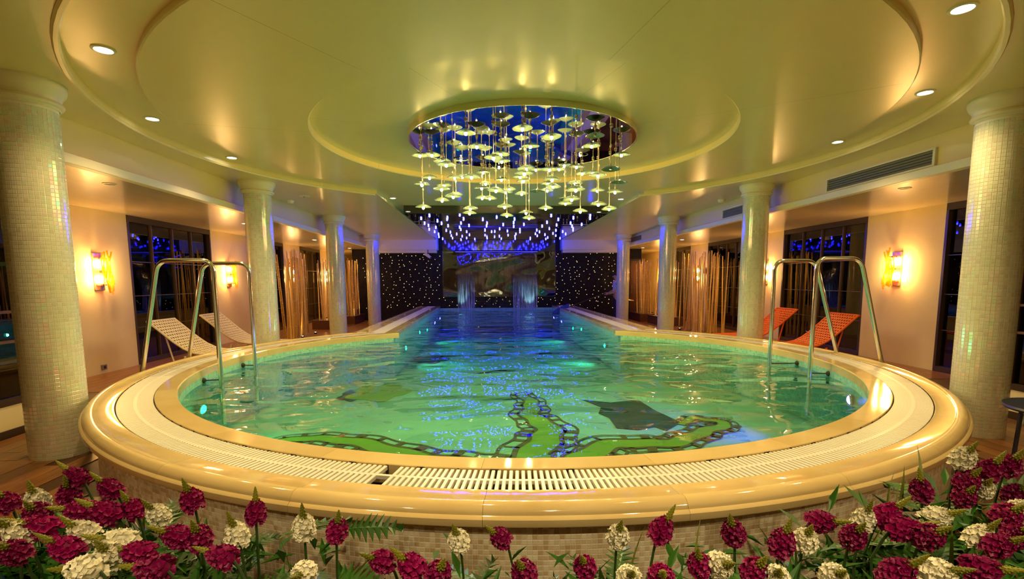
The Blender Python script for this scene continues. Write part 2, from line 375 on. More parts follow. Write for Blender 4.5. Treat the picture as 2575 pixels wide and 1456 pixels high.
# ================================================================ WALLS
def bays(side):
    s = -1 if side == 'left' else 1; YJ = 5.2 if s < 0 else 4.7
    X = lambda x: s*x
    def bx(bm, xa, xb, y0, y1, z0, z1): box(bm, min(X(xa), X(xb)), max(X(xa), X(xb)), y0, y1, z0, z1)
    bm = B()
    for y0, y1 in ((7.0, 8.5), (10.95, 12.6), (14.75, 16.05), (17.95, 22.4)): bx(bm, XW, XW+.5, y0, y1, 0, ZS+.1)
    bx(bm, 4.75, XW+.5, YJ, YJ+.1, 0, ZS+.1)                     # return wall at the near bay
    wall = struct('wall_'+side, bm, 'wall')
    bm = B()
    for y0, y1 in ((YJ+.1, 7.0), (8.5, 10.95), (12.6, 14.75), (16.05, 17.95)): bx(bm, XW+.6, XW+.7, y0-.1, y1+.1, 0, ZS+.1)
    struct('wall_backing', bm, 'night', parent=wall)
    for k, (y0, y1, npan) in enumerate(((YJ+.12, 7.0, 3), (8.5, 10.95, 4), (12.6, 14.75, 4), (16.05, 17.95, 3))):
        f = B(); fr = .04
        bx(f, XW-.01, XW+.12, y0, y0+fr, 0, ZS); bx(f, XW-.01, XW+.12, y1-fr, y1, 0, ZS); bx(f, XW-.01, XW+.12, y0+fr, y1-fr, ZS-.1, ZS); bx(f, XW-.01, XW+.12, y0+fr, y1-fr, 0, .08)
        win = struct(f'window_{(0 if s < 0 else 4)+k+1}', f, 'darkframe')
        st = (y1-y0-2*fr)/npan
        for i in range(npan):
            a, b_ = y0+fr+i*st, y0+fr+(i+1)*st
            g = B(); bx(g, XW+.055, XW+.061, a, b_, .08, ZS-.1); part('pane', g, 'glass', win)
            if i:
                g = B(); bx(g, XW+.02, XW+.09, a-.008, a+.008, .08, ZS-.1); part('mullion', g, 'chromebar', win)
        for z in (.62, 1.15, 1.72):
            g = B(); bx(g, XW+.03, XW+.08, y0+fr, y1-fr, z-.005, z+.005); part('rail', g, 'chromebar', win)
        g = B()                                                  # bamboo canes standing in the niche behind the panes
        if k in (1, 2, 3):
            y = y0+.1
            while y < y1-.1:
                h = 1.85+rnd.random()*.3; tl = rnd.uniform(-.05, .05); x = X(XW+.2+rnd.random()*.3)
                tube(g, [(x, y, 0), (x, y+tl, h)], .016+.008*rnd.random(), 5, r1=.012); y += .022+rnd.random()*.035
            part('cane_row', g, 'bamboo', win, kind='stuff')
    # near wall: plinth below a dark glazed bay
    bm = B(); bx(bm, 4.75, 4.95, -3, YJ, .07, .285); pl = struct('trim_'+('1' if s < 0 else '2'), bm, 'wall')
    bm = B(); bx(bm, 4.735, 4.95, -3, YJ, 0, .07); struct('baseboard_'+side, bm, 'darkframe')
    f = B(); bx(f, 4.74, 4.86, -3, YJ, .285, .34); bx(f, 4.74, 4.86, -3, YJ, ZS-.15, ZS+.02); bx(f, 4.74, 4.86, YJ-.12, YJ, .34, ZS-.15); bx(f, 4.74, 4.86, 3.2, 3.3, .34, ZS-.15); bx(f, 4.74, 4.86, 1.4, 1.5, .34, ZS-.15)
    win = struct('window_'+('9' if s < 0 else '10'), f, 'darkframe')
    for y0, y1 in ((3.3, YJ-.12), (1.5, 3.2), (-3, 1.4)):
        g = B(); bx(g, 4.80, 4.806, y0, y1, .34, ZS-.15); part('pane', g, 'glass', win)
    for z in (.85, 1.12):
        g = B(); bx(g, 4.765, 4.81, -3, YJ-.12, z-.012, z+.012); part('rail', g, 'wood_dark', win)
    bm = B(); bx(bm, 5.1, 5.2, -3, YJ, 0, ZS); struct('wall_backing', bm, 'wood_dark', parent=wall)
bays('left'); bays('right')
bm = B(); box(bm, -7, 7, -3.1, -3, 0, 3.2); struct('wall_front', bm, 'wall')
# star wall across the far end
bm = B(); ly = bm.loops.layers.uv.verify()
def wall_quad(bm, x0, x1, y, z0, z1):
    f = quad(bm, (x0, y, z0), (x1, y, z0), (x1, y, z1), (x0, y, z1))
    for lp in f.loops: lp[bm.loops.layers.uv.verify()].uv = (lp.vert.co.x, lp.vert.co.z)
wall_quad(bm, -5.05, 5.12, YW, .30, 3.05); wall_quad(bm, -5.05, -2.8, YW, 0, .3); wall_quad(bm, 2.7, 5.12, YW, 0, .3)
wall_quad(bm, -5.05, -5.05, YW, 0, 3)
box(bm, -5.05, -5.0, YW+.001, YW+.4, 0, 3); box(bm, 5.07, 5.12, YW+.001, YW+.4, 0, 3)
star_wall = struct('wall_back', bm, 'black_tile')
bm = B()
for i in range(760):
    x, z = -5+(i % 42+rnd.uniform(.1, .9))*.231, .36+(i//42+rnd.uniform(.1, .9))*.119
    if rnd.random() < .22: continue
    if -1.98 < x < 2.02 and z > .80: continue
    if x < -4.15 and rnd.random() < .6: continue
    s_ = .008+.005*rnd.random(); box(bm, x-s_, x+s_, YW-.006, YW+.001, z-s_, z+s_)
part('star_light', bm, 'star', star_wall, kind='stuff')
bm = B(); box(bm, -6.8, -5.0, 22.3, 22.4, 0, 3); box(bm, 5.0, 6.8, 22.3, 22.4, 0, 3); box(bm, -5.1, -5.0, YW+.4, 22.3, 0, 3); box(bm, 5.07, 5.17, YW+.4, 22.3, 0, 3)
struct('wall_end', bm, 'wall')
# dark door in the far right corner of the star wall
bm = B(); box(bm, 4.66, 4.72, YW-.05, YW, 0, 2.12); box(bm, 5.06, 5.12, YW-.05, YW, 0, 2.12); box(bm, 4.72, 5.06, YW-.05, YW, 2.06, 2.12)
door = struct('door_1', bm, 'black')
bm = B(); box(bm, 4.72, 5.06, YW-.03, YW-.002, 0, 2.06, bev=.004); leaf = part('door_leaf', bm, 'wood_dark', door)
bm = B(); tube(bm, [(4.77, YW-.04, .9), (4.77, YW-.08, .9), (4.77, YW-.08, 1.2), (4.77, YW-.04, 1.2)], .01, 6); part('door_handle', bm, 'steel', leaf)

# ================================================================ CEILING
R1, R2, RS, RC = 3.89, 3.50, 2.242, 1.269
VL, VR = -2.33+.027, 2.376+.027
def cc(r, n=96): return [(CX0+r*sin(2*pi*i/n), PY-r*cos(2*pi*i/n)) for i in range(n)]
YA = 10.6
zfar = lambda y: Z0-.14*max(0, (y-YA)/(YW-YA))
xl = lambda y: CX0+VL+.24*max(0, (y-YA)/(YW-YA)); xr = lambda y: CX0+VR-.20*max(0, (y-YA)/(YW-YA))
bm = B()
kh = keyhole(R1, 0, YA, 96, CX0, PY, VL, VR)
outer = [(-XS, -3), (XS, -3), (XS, YA+.0), (xr(YA), YA)]
# outline: outer rectangle minus the keyhole, written as one loop that opens at the far side
loop = [(-XS, -3), (XS, -3), (XS, YA)] + [kh[-2]] + kh[:-2][::-1] + [kh[-1]] + [(-XS, YA)]
fill(bm, [loop], Z0)
n = 8
for i in range(n):
    ya, yb = YA+(YW-YA)*i/n, YA+(YW-YA)*(i+1)/n
    quad(bm, (-XS, ya, zfar(ya)), (xl(ya), ya, zfar(ya)), (xl(yb), yb, zfar(yb)), (-XS, yb, zfar(yb)))
    quad(bm, (xr(ya), ya, zfar(ya)), (XS, ya, zfar(ya)), (XS, yb, zfar(yb)), (xr(yb), yb, zfar(yb)))
bmesh.ops.remove_doubles(bm, verts=bm.verts, dist=.001)
ceiling = struct('ceiling', bm, 'ceiling')
# the step up: fascia round the circle and along the lane
bm = B(); top = .02
edge = [(x, y, Z0) for x, y in kh[:-2]]
right = [(xr(YA+(YW-YA)*i/n), YA+(YW-YA)*i/n, zfar(YA+(YW-YA)*i/n)) for i in range(n+1)]
left = [(xl(YA+(YW-YA)*i/n), YA+(YW-YA)*i/n, zfar(YA+(YW-YA)*i/n)) for i in range(n+1)]
line = left[::-1]+edge+right
for a, b_ in zip(line, line[1:]): quad(bm, a, b_, (b_[0], b_[1], ZR+top), (a[0], a[1], ZR+top))
bmesh.ops.remove_doubles(bm, verts=bm.verts, dist=.001)
struct('ceiling_fascia', bm, 'ceiling', True, ceiling)
# a small bead moulding hugging the lower edge of the step
bm = B(); tube(bm, [(CX0+(R1+.02)*sin(a), PY-(R1+.02)*cos(a), Z0-.006) for a in [(-pi+.64)+(2*pi-1.28)*i/90 for i in range(91)]], .022, 6)
struct('ceiling_bead', bm, 'ceiling', True, ceiling)
# annulus with the downlights, and the recess over the lane
bm = B(); fill(bm, [[(-4.2, -3), (4.2, -3), (4.2, YW), (-4.2, YW)], cc(R2-.05)], ZR)
struct('ceiling_recess', bm, 'ceiling', False, ceiling)
# dropped disc with a raised coffer, cut in eight panels with fine seams
for k in range(8):
    g = .0003; a0, a1 = k*pi/4+g+pi/16, (k+1)*pi/4-g+pi/16
    bm = B(); lathe(bm, [(RS, ZC+.03), (RS, ZD2+.01), (RS+.012, ZD2), (R2-.01, ZD2), (R2, ZD2+.008), (R2, ZR+.01)], 14, a0, a1, CX0, PY)
    bmesh.ops.reverse_faces(bm, faces=bm.faces); struct('ceiling_panel', bm, 'ceiling', True, ceiling)
    bm = B(); lathe(bm, [(RC-.1, ZC), (RS+.002, ZC)], 14, a0+.1, a1+.1, CX0, PY); bmesh.ops.reverse_faces(bm, faces=bm.faces); struct('coffer_panel', bm, 'ceiling', True, ceiling)
# side ceilings and bulkheads
for nm, s in (('left', -1), ('right', 1)):
    bm = B(); x0, x1 = sorted((s*(XS-.06), s*6.9)); box(bm, x0, x1, -3, 22.4, ZS, ZS+.03); struct('ceiling_'+nm, bm, 'side_ceiling')
    bm = B(); x0, x1 = sorted((s*(XS-.07), s*(XS+.03))); box(bm, x0, x1, -3, YW, ZS-.004, ZS+.085, bev=.004)
    tr = struct('trim_'+('3' if s < 0 else '4'), bm, 'capital')
    bm = B(); x0, x1 = sorted((s*XS, s*(XS+.06))); box(bm, x0, x1, -3, YW, ZS+.085, 3.0); struct('bulkhead_face', bm, 'ceiling', parent=tr)
bm = B(); box(bm, -7, 7, -3.1, 22.5, 3.05, 3.1); struct('ceiling_slab', bm, 'night', parent=ceiling)
# boxed beams at the far end, ends rounded
for i, (x0, x1, e) in enumerate(((-XS, -2.07, 1), (2.19, XS, -1))):
    bm = B(); r = .07; xe = x1 if e > 0 else x0
    out = [(x0, 17.15), (x1-r, 17.15)]+[(x1-r+r*sin(a), 17.15+r-r*cos(a)) for a in [pi/2*k/6 for k in range(1, 7)]]+[(x1, YW), (x0, YW)] if e > 0 else \
          [(x0+r-r*sin(a), 17.15+r-r*cos(a)) for a in [pi/2*(6-k)/6 for k in range(0, 7)]]+[(x1, 17.15), (x1, YW), (x0, YW)]
    lo = [bm.verts.new((x, y, 2.425)) for x, y in out]; hi = [bm.verts.new((x, y, 2.9)) for x, y in out]
    for k in range(len(out)): bm.faces.new([lo[k], lo[(k+1) % len(out)], hi[(k+1) % len(out)], hi[k]])
    bm.faces.new(lo[::-1]); bmesh.ops.recalc_face_normals(bm, faces=bm.faces)
    be = struct(f'trim_{5+i}', bm, 'capital', True)
    bm = B(); box(bm, x0+(.05 if e < 0 else 0), x1-(.05 if e > 0 else 0), 17.24, YW, 2.33, 2.425); struct('beam_lip', bm, 'capital', parent=be)

# ================================================================ COLUMNS
TS = .0308; CR = .197
CAPP = [(CR+.004, 2.70), (CR+.012, 2.715), (CR+.03, 2.72), (CR+.038, 2.735), (CR+.03, 2.752), (CR+.02, 2.757), (CR+.026, 2.79), (CR+.05, 2.82), (CR+.062, 2.85), (CR+.062, 2.90)]
def tile_mesh(w, d, m, rb):
    d *= .3
    bm = B(); h = w/2; k = h-.0018
    a = [bm.verts.new(p) for p in ((-h, 0, -h), (h, 0, -h), (h, 0, h), (-h, 0, h))]
    b_ = [bm.verts.new(p) for p in ((-k, -d, -k), (k, -d, -k), (k, -d, k), (-k, -d, k))]
    bm.faces.new(b_)
    for i in range(4): bm.faces.new([a[i], a[(i+1) % 4], b_[(i+1) % 4], b_[i]])
    return mesh(bm, m)
def add_tile(bm, p, ang, w, d, tx=0, tz=0):
    d *= .3
    h = w/2; k = h-.0018; mtx = Matrix.Translation(p) @ Matrix.Rotation(ang, 4, 'Z') @ Matrix.Rotation(tx, 4, 'X') @ Matrix.Rotation(tz, 4, 'Z')
    a = [bm.verts.new(mtx @ Vector(q)) for q in ((-h, 0, -h), (h, 0, -h), (h, 0, h), (-h, 0, h))]
    b_ = [bm.verts.new(mtx @ Vector(q)) for q in ((-k, -d, -k), (k, -d, -k), (k, -d, k), (-k, -d, k))]
    bm.faces.new(b_)
    for i in range(4): bm.faces.new([a[i], a[(i+1) % 4], b_[(i+1) % 4], b_[i]])
col_tile = tile_mesh(TS-.0026, .003, 'col_tile', 1)
cols = ['nearest', 'second', 'third', 'farthest']
for s in (-1, 1):
    for k in range(4):
        x, y = s*3.93, 4.10+3.857*k; sd = 'left' if s < 0 else 'right'
        lab = [f'large pale mosaic column standing by the rim at the {sd} edge of the photo', f'pale mosaic column behind the {"white" if s < 0 else "orange"} loungers, second on the {sd} of the pool',
               f'slim pale mosaic column, third along the {sd} side, between bamboo screens', f'slimmest pale mosaic column on the {sd}, closest to the black star wall'][k]
        t = thing('mosaic_column', lab, 'column', (x, y, 0), 0, 'mosaic columns along the pool')
        ztop = zfar(y)
        bm = B()
        if k == 0:
            lathe(bm, [(CR-.0004, 0), (CR-.0004, 2.71)], 80, uv=CR); part('shaft', bm, 'grout', t, smooth=True)
            cam_a = math.atan2(-.4635-x, y)       # angle of the side facing the room's near end
            stuff = B(); nr = 40; da = 2*pi/nr; seen = 0; cand = []
            for j in range(int(2.70/TS)):
                for i in range(nr):
                    a = i*da; d_ = (a-cam_a+pi) % (2*pi)-pi
                    cand.append((abs(d_)*.75+abs((j+.5)*TS-1.25)*.55, a, (j+.5)*TS))
            cand.sort()
            for q, (_, a, z) in enumerate(cand):
                tx, tz = rnd.gauss(0, .004), rnd.gauss(0, .004)
                p = Vector((CR*sin(a), -CR*cos(a), z))
                if q < 300:
                    o = part('tile', col_tile, None, t); o.location = p; o.rotation_euler = (tx, 0, a+tz)
                else: add_tile(stuff, p, a, TS-.0026, .003, tx, tz)
            part('tile_field', stuff, 'col_tile', t, kind='stuff')
        else:
            lathe(bm, [(CR, 0), (CR, 2.71)], 48, uv=CR); part('shaft', bm, 'col_tex', t, smooth=True)
        bm = B(); lathe(bm, [(r, z-(Z0-ztop)) for r, z in CAPP], 40); part('capital', bm, 'capital', t, smooth=True)

# ================================================================ POOL
pool = thing('swimming_pool', 'raised round pool with honey marble coping opening into a long lane', 'pool', (0, 0, 0))
th = asin(LI/RI)
# coping stones: inner ring and outer ring with the bull-nose
P_IN = [(RI, RIM-.085), (RI, RIM-.008), (RI+.008, RIM), (RG1-.004, RIM), (RG1, RIM-.004), (RG1, RIM-.10)]
P_OUT = [(RG2, RIM-.10), (RG2, RIM-.004), (RG2+.004, RIM), (3.868, RIM), (3.874, RIM+.004), (3.885, RIM+.009), (3.905, RIM+.010), (3.925, RIM+.002), (3.938, RIM-.012), (3.943, RIM-.022), (3.944, RIM-.03), (3.953, RIM-.034), (RN, RIM-.042), (RN, RIM-.068), (RN-.004, RIM-.074), (3.86, RIM-.074)]
def stones(prof, aopen, nst, seg):
    A = pi-aopen; gap = .0002
    for i in range(nst):
        a0, a1 = -A+2*A*i/nst+gap, -A+2*A*(i+1)/nst-gap
        bm = B(); lathe(bm, prof, seg, a0, a1, PX, PY, closed=True, caps=True); bmesh.ops.recalc_face_normals(bm, faces=bm.faces)
        part('coping_stone', bm, 'marble', pool, smooth=True)
stones(P_IN, asin(LI/RG1), 21, 7); stones(P_OUT, asin(2.42/RG2), 23, 8)
# lane coping: inner and outer strips of stones, each side
for s in (-1, 1):
    for (xa, xb, r_) in ((LI, LS1, RG1), (LS2, LO, 3.9)):
        y = on_circle(r_, xb)-.12 if xa == LI else on_circle(RG2, LS2)-.02
        y = on_circle(RI, LI) if xa == LI else y
        while y < YW-.05:
            y2 = min(y+1.15, YW-.012); bm = B(); x0, x1 = sorted((PX+s*xa, PX+s*xb)); box(bm, x0, x1, y+.001, y2-.001, RIM-.085, RIM-.0015, bev=.004); part('coping_stone', bm, 'marble', pool); y = y2
    bm = B(); x0, x1 = sorted((PX+s*(LO-.02), PX+s*LO)); box(bm, x0, x1, on_circle(3.9, LO)-.1, YW-.012, 0, RIM-.085); part('lane_skirt', bm, 'wall_tex', pool)
    bm = B(); x0, x1 = sorted((PX+s*(LO-.06), PX+s*(LO-.005))); box(bm, x0, x1, on_circle(3.9, LO)-.1, YW-.012, RIM-.002, RIM+.012, bev=.003); part('lane_bead', bm, 'marble', pool)
# trough under the grating
A = pi-asin(2.27/3.645)
bm = B(); lathe(bm, [(RG1, RIM-.004), (RG1, RIM-.12), (RG2, RIM-.12), (RG2, RIM-.004)], 96, -A, A, PX, PY)
for s in (-1, 1):
    x0, x1 = sorted((PX+s*LS1, PX+s*LS2)); quad(bm, (x0, on_circle(RG1, LS1)-.1, RIM-.1), (x1, on_circle(RG1, LS1)-.1, RIM-.1), (x1, YW-.015, RIM-.1), (x0, YW-.015, RIM-.1))
part('gutter_trough', bm, 'trough', pool)
# mosaic skirt of the round wall
RWALL = 3.875; PT = .0226
bm = B(); Aw = pi-asin(LO/RWALL); lathe(bm, [(RWALL, 0), (RWALL, RIM-.07)], 128, -Aw, Aw, PX, PY, uv=RWALL); part('skirt_wall', bm, 'grout', pool, smooth=True)
wall_tile = tile_mesh(PT-.0022, .0035, 'wall_tile', 1)
cand = []; stuff = B(); da = PT/RWALL; rows = int((RIM-.074)/PT)
for i in range(-int(1.02/da), int(1.02/da)):
    for j in range(rows): a = i*da; cand.append((abs(a+.05)+.35*(rows-1-j)*PT, a, RIM-.078-(j+.5)*PT))
cand.sort()
for q, (_, a, z) in enumerate(cand):
    p = Vector((PX+(RWALL+.0005)*sin(a), PY-(RWALL+.0005)*cos(a), z))
    if q < 300:
        o = part('tile', wall_tile, None, pool); o.location = p; o.rotation_euler = (0, 0, a)
    else: add_tile(stuff, p, a, PT-.0022, .0035)
part('tile_field', stuff, 'wall_tile', pool, kind='stuff')
# basin walls and floor
bm = B(); ly = bm.loops.layers.uv.verify(); kh = keyhole(RI, LI, YW-.015, 96); u = 0
for i in range(len(kh)):
    a, b_ = kh[i], kh[(i+1) % len(kh)]; d_ = math.hypot(a[0]-b_[0], a[1]-b_[1])
    f = quad(bm, (*a, BED), (*b_, BED), (*b_, RIM-.08), (*a, RIM-.08))
    for lp, uvv in zip(f.loops, ((u, BED), (u+d_, BED), (u+d_, RIM), (u, RIM))): lp[ly].uv = uvv
    u += d_
bmesh.ops.recalc_face_normals(bm, faces=bm.faces)
part('basin_wall', bm, 'basin', pool)
bm = B(); fill(bm, [keyhole(RI+.02, LI+.02, YW-.012, 96)], BED); part('basin_floor', bm, 'basin_floor', pool)
# mosaic pictures laid in the basin floor
def flat(pts, z, m, name, label=None):
    bm = B(); vs = [bm.verts.new((x, y, z)) for x, y in pts]; es = [bm.edges.new((vs[i], vs[(i+1) % len(vs)])) for i in range(len(vs))]
    bmesh.ops.triangle_fill(bm, edges=es, use_beauty=True)
    r = bmesh.ops.extrude_face_region(bm, geom=bm.faces[:]); bmesh.ops.translate(bm, vec=(0, 0, .004), verts=[v for v in r['geom'] if isinstance(v, bmesh.types.BMVert)])
    bmesh.ops.recalc_face_normals(bm, faces=bm.faces); part(name, bm, m, pool, label)
def ribbon(pts, w0, w1, m, name, z, off=0, wob=0):
    bm = B(); N = len(pts)*8; P = []
    for i in range(N+1):                                       # Catmull-Rom through the points
        t = i/N*(len(pts)-1); k = min(int(t), len(pts)-2); f = t-k
        p = [Vector((*pts[min(max(k+d_, 0), len(pts)-1)], 0)) for d_ in (-1, 0, 1, 2)]
        P.append(.5*((2*p[1])+(p[2]-p[0])*f+(2*p[0]-5*p[1]+4*p[2]-p[3])*f*f+(3*p[1]-p[0]-3*p[2]+p[3])*f**3))
    prev = None; out = []
    for i, q in enumerate(P):
        t = (P[min(i+1, N)]-P[max(i-1, 0)]).normalized(); nrm = Vector((-t.y, t.x, 0)); w = (w0+(w1-w0)*i/N)
        ww = wob*sin(i*.9); c0 = q+nrm*(off*(w0+(w1-w0)*i/N)/w0+ww); a, b_ = bm.verts.new(c0+nrm*w/2+Vector((0, 0, z))), bm.verts.new(c0-nrm*w/2+Vector((0, 0, z)))
        if prev: bm.faces.new([prev[0], prev[1], b_, a])
        prev = (a, b_); out.append((q, nrm, w))
    part(name, bm, m, pool); return out
def vine(pts, w0, w1, zb):
    o = ribbon(pts, w0, w1, 'm_green', 'vine_mosaic', BED+zb)
    ribbon(pts, w0*.16, w1*.16, 'm_brown', 'vine_border', BED+zb+.002, off=w0*.5, wob=.022); ribbon(pts, w0*.16, w1*.16, 'm_brown', 'vine_border', BED+zb+.002, off=-w0*.5, wob=.022)
    bm = B()
    for i in range(3, len(o)-2, 3):
        q, nr, w = o[i]; t = Vector((nr.y, -nr.x, 0))*rnd.uniform(.5, 1.9)+nr*rnd.uniform(-.3, .3); a = q+nr*w*.5; b_ = q+nr*w*.95
        for sg in (1, -1):
            a, b_ = q+nr*w*.5*sg, q+nr*w*.95*sg
            quad(bm, *[v+Vector((0, 0, BED+zb+.002)) for v in (a-t*.03, b_-t*.03, b_+t*.03, a+t*.03)])
    part('vine_rungs', bm, 'm_brown', pool, kind='stuff')
    ribbon(pts, w0*.1, w1*.1, 'm_brown', 'vine_edge', BED+zb+.003, off=w0*.95, wob=.024); ribbon(pts, w0*.1, w1*.1, 'm_brown', 'vine_edge', BED+zb+.003, off=-w0*.95, wob=.024)
vine([(-.2, 4.0), (.05, 4.7), (.22, 5.3), (.08, 5.9), (.14, 6.5), (.02, 7.15)], .42, .16, .003)
vine([(-.5, 4.25), (-1.1, 4.5), (-1.8, 5.0), (-2.4, 5.15), (-2.75, 4.9)], .34, .14, .006)
vine([(.35, 4.3), (.8, 4.75), (1.4, 4.75), (1.9, 5.1), (2.25, 5.35), (2.0, 5.6), (1.75, 5.35)], .32, .10, .009)
def blob(cx, cy, prof, sx, sy): return [(cx+r*cos(a)*sx, cy+r*sin(a)*sy) for a, r in prof]
leafp = [(2*pi*i/60, .72+.28*abs(cos(2.5*2*pi*i/60))+.04*sin(9*2*pi*i/60)) for i in range(60)]
flat(blob(-2.05, 7.30, leafp, .47, .62), BED+.002, 'm_green', 'leaf_mosaic', 'green lobed leaf picture')
flat(blob(-2.38, 7.15, leafp, .22, .42), BED+.001, 'm_dark', 'leaf_mosaic_dark')  # smaller dark leaf picture left of the green one
flat(blob(-1.64, 10.3, leafp, .42, .55), BED+.002, 'm_dark', 'leaf_mosaic')
flat([(.85, 6.62), (1.2, 6.42), (1.62, 6.55), (1.66, 6.0), (1.78, 5.45), (1.5, 5.15), (1.42, 5.3), (1.2, 5.2), (.98, 5.28), (1.0, 5.7), (.92, 5.9), (1.02, 6.2)], BED+.004, 'm_dark', 'ray_mosaic', 'dark green ray picture')
# pool wall lamps with their housings
for nm, x, y, z, m, col, p, lab, aim in (('g', -3.29, 4.95, .13, 'pool_green', (.03, 1, .38), 13, 'green underwater lamp on the left wall of the basin', (0, radians(-80), 0)),
                                     ('b', 3.01, 4.42, .24, 'pool_blue', (.10, .03, 1), 150, 'bright blue underwater lamp on the right wall of the basin', ('d', -.80, .55, -.16)),
                                     ('t', -2.03, 11.6, .18, 'pool_teal', (.05, .9, .6), 16, 'small teal underwater lamp on the left lane wall', (0, radians(-95), 0)),
                                     ('t', 1.90, 11.9, .18, 'pool_teal', (.05, .9, .6), 16, 'small teal underwater lamp on the right lane wall', (0, radians(95), 0)),
                                     *[('f', PX+e*1.955, y, .12, 'pool_blue', (.04, .05, 1), 15, f'added blue underwater lamp on the {"left" if e < 0 else "right"} lane wall, {w_} one', (0, radians(80*e), 0)) for e in (-1, 1) for y, w_ in ((15.0, 'nearer'), (16.7, 'farther'))],  # blue lane lamps added to colour the far water
                                     *[('t', PX+e*1.955, y, .10, 'pool_teal', (.12, .95, .58), 34, f'added teal underwater lamp low on the {"left" if e < 0 else "right"} lane wall, {w_} one', (0, radians(92*e), 0)) for e in (-1, 1) for y, w_ in ((9.5, 'nearer'), (13.0, 'farther'))]):  # low teal lane lamps added to brighten the lane water
    t = thing('pool_lamp', lab, 'lamp', (x, y, z), 0, 'underwater pool lamps')
    t.rotation_euler = Vector((0, 0, -1)).rotation_difference(Vector(aim[1:])).to_euler() if aim[0] == 'd' else aim
    bm = B(); lathe(bm, [(.001, .0), (.055, 0), (.06, -.006), (.06, -.02), (.05, -.022)], 16); part('housing', bm, 'steel', t, smooth=True)
    bm = B(); lathe(bm, [(.0001, -.046), (.02, -.043), (.036, -.034), (.046, -.02)], 12); part('lens', bm, m, t)
    light('lamp_light', 'SPOT', (0, 0, -.052), p, col, t, .03, None, radians(64 if nm == 'b' else 150), 1)
# overflow grating: radial slats that can be lifted out
grate = thing('overflow_grating', 'white slatted overflow grating set between the two marble rings', 'grating')
pitch = .0292/3.645; N = int(A/pitch)
def slat_bm(bm, a, L0=RG1+.006, L1=RG2-.006, w=.0172, tilt=0):
    mtx = Matrix.Translation((PX, PY, RIM-.006)) @ Matrix.Rotation(a, 4, 'Z') @ Matrix.Translation((0, -(L0+L1)/2, 0)) @ Matrix.Rotation(tilt, 4, 'Y')
    return mtx
bm = B(); box(bm, -.0086, .0086, -(RG2-RG1-.012)/2, (RG2-RG1-.012)/2, -.022, 0, bev=.002); slat_me = mesh(bm, 'slat')
bm = B(); stuff = B(); skip = {-31, -30}
for q, i in enumerate(sorted(range(-N, N), key=lambda i: abs(i+14))):
    if i in skip: continue
    mtx = slat_bm(None, i*pitch)
    if q < 300: o = part('slat', slat_me, None, grate); o.matrix_local = mtx
    else: box(stuff, -.0086, .0086, -(RG2-RG1-.012)/2, (RG2-RG1-.012)/2, -.022, 0, mtx)
y = on_circle(3.645, 2.275)
for s in (-1, 1):
    yy = y
    while yy < YW-.02:
        x0, x1 = sorted((PX+s*(LS1+.006), PX+s*(LS2-.006))); box(stuff, x0, x1, yy, yy+.0172, RIM-.028, RIM-.006); yy += .0292
part('slat_field', stuff, 'slat', grate, kind='stuff')
bm = B(); lathe(bm, [(3.636, RIM-.024), (3.636, RIM-.0065), (3.656, RIM-.0065), (3.656, RIM-.024)], 160, -A, A, PX, PY); part('connector_strip', bm, 'slat', grate)
# water
bm = B(); fill(bm, [keyhole(RI-.001, LI-.001, YW-.016, 96)], WATER)
water = tag(part('pool_water', bm, 'water', None), 'rippled turquoise water filling the pool and lane', 'water', kind='stuff')

# ================================================================ LED CEILING PANEL, WATERFALL
XL, XR_, YP, ZP = -2.15, 2.17, 10.68, 2.78
bm = B(); box(bm, XL, XR_, YP, YW-.02, ZP+.004, ZR+.02)
for f in [f for f in bm.faces if f.calc_center_median().z < ZP+.02]: pass
panel = tag(part('led_ceiling_panel', bm, 'panel', None), 'black mirror-gloss ceiling panel over the lane dotted with blue lights', 'ceiling panel')
CAM = Vector((-.4635, 0, 1.3876))
bm = B(); bmesh.ops.create_icosphere(bm, subdivisions=1, radius=.024, matrix=Matrix.Diagonal((1, 1, 1.1, 1))); led_me = mesh(bm, 'led', True)
LEDS = [(-1.89,11.47),(-1.65,10.98),(-1.57,11.95),(-1.52,12.49),(-1.29,11.33),(-1.32,11.64),(-0.99,10.84),(-0.94,11.58),(-1.93,12.44),(-1.89,12.92),(-1.98,13.9),(-1.75,13.41),(-1.9,14.59),(-1.86,15.35),(-1.93,16.26),(-1.88,17.07),(-1.4,13.02),(-1.04,12.42),(-1.12,13.36),(-1.12,13.97),(-0.86,12.95),(-0.5,11.66),(-0.4,12.42),(-0.41,13.05),(-0.45,14.15),(-0.19,11.23),(0.01,12.74),(-0.05,13.76),(-0.26,14.55),(-0.17,14.49),(-0.45,15.66),(-0.39,16.26),(-0.14,16.26),(0.01,16.09),(0.19,14.36),(0.27,15.69),(0.23,11.6),(0.25,12.31),(0.3,13.16),(-1.54,14.23),(-1.46,14.75),(-1.51,15.86),(-1.31,15.35),(-1.18,16.09),(-0.98,14.58),(-0.93,15.57),(-1.06,16.73),(-0.8,17.18),(-1.53,16.8),(-1.28,17.38),(0.1,17.0),(0.51,16.09),(0.49,15.28),(0.57,17.0),(-0.38,16.8),(0.99,10.93),(1.25,11.63),(1.55,11.33),(1.82,10.79),(1.95,11.41),(1.06,12.22),(1.38,12.81),(1.67,12.39),(1.83,13.1),(1.96,13.67),(2.04,14.13),(2.0,12.66),(1.04,13.08),(1.31,13.7),(1.01,14.14),(1.14,14.63),(1.56,14.18),(1.6,15.09),(1.81,14.54),(2.02,15.3),(1.41,15.53),(1.08,15.22),(1.21,15.92),(1.79,15.82),(1.63,16.59),(1.63,17.11),(2.08,16.85),(1.07,16.81),(0.53,12.67),(0.52,13.96),(0.57,14.66),(1.1,17.19)]
for x, y in LEDS: part('led', led_me, None, panel, loc=(x, y, ZP-.014))
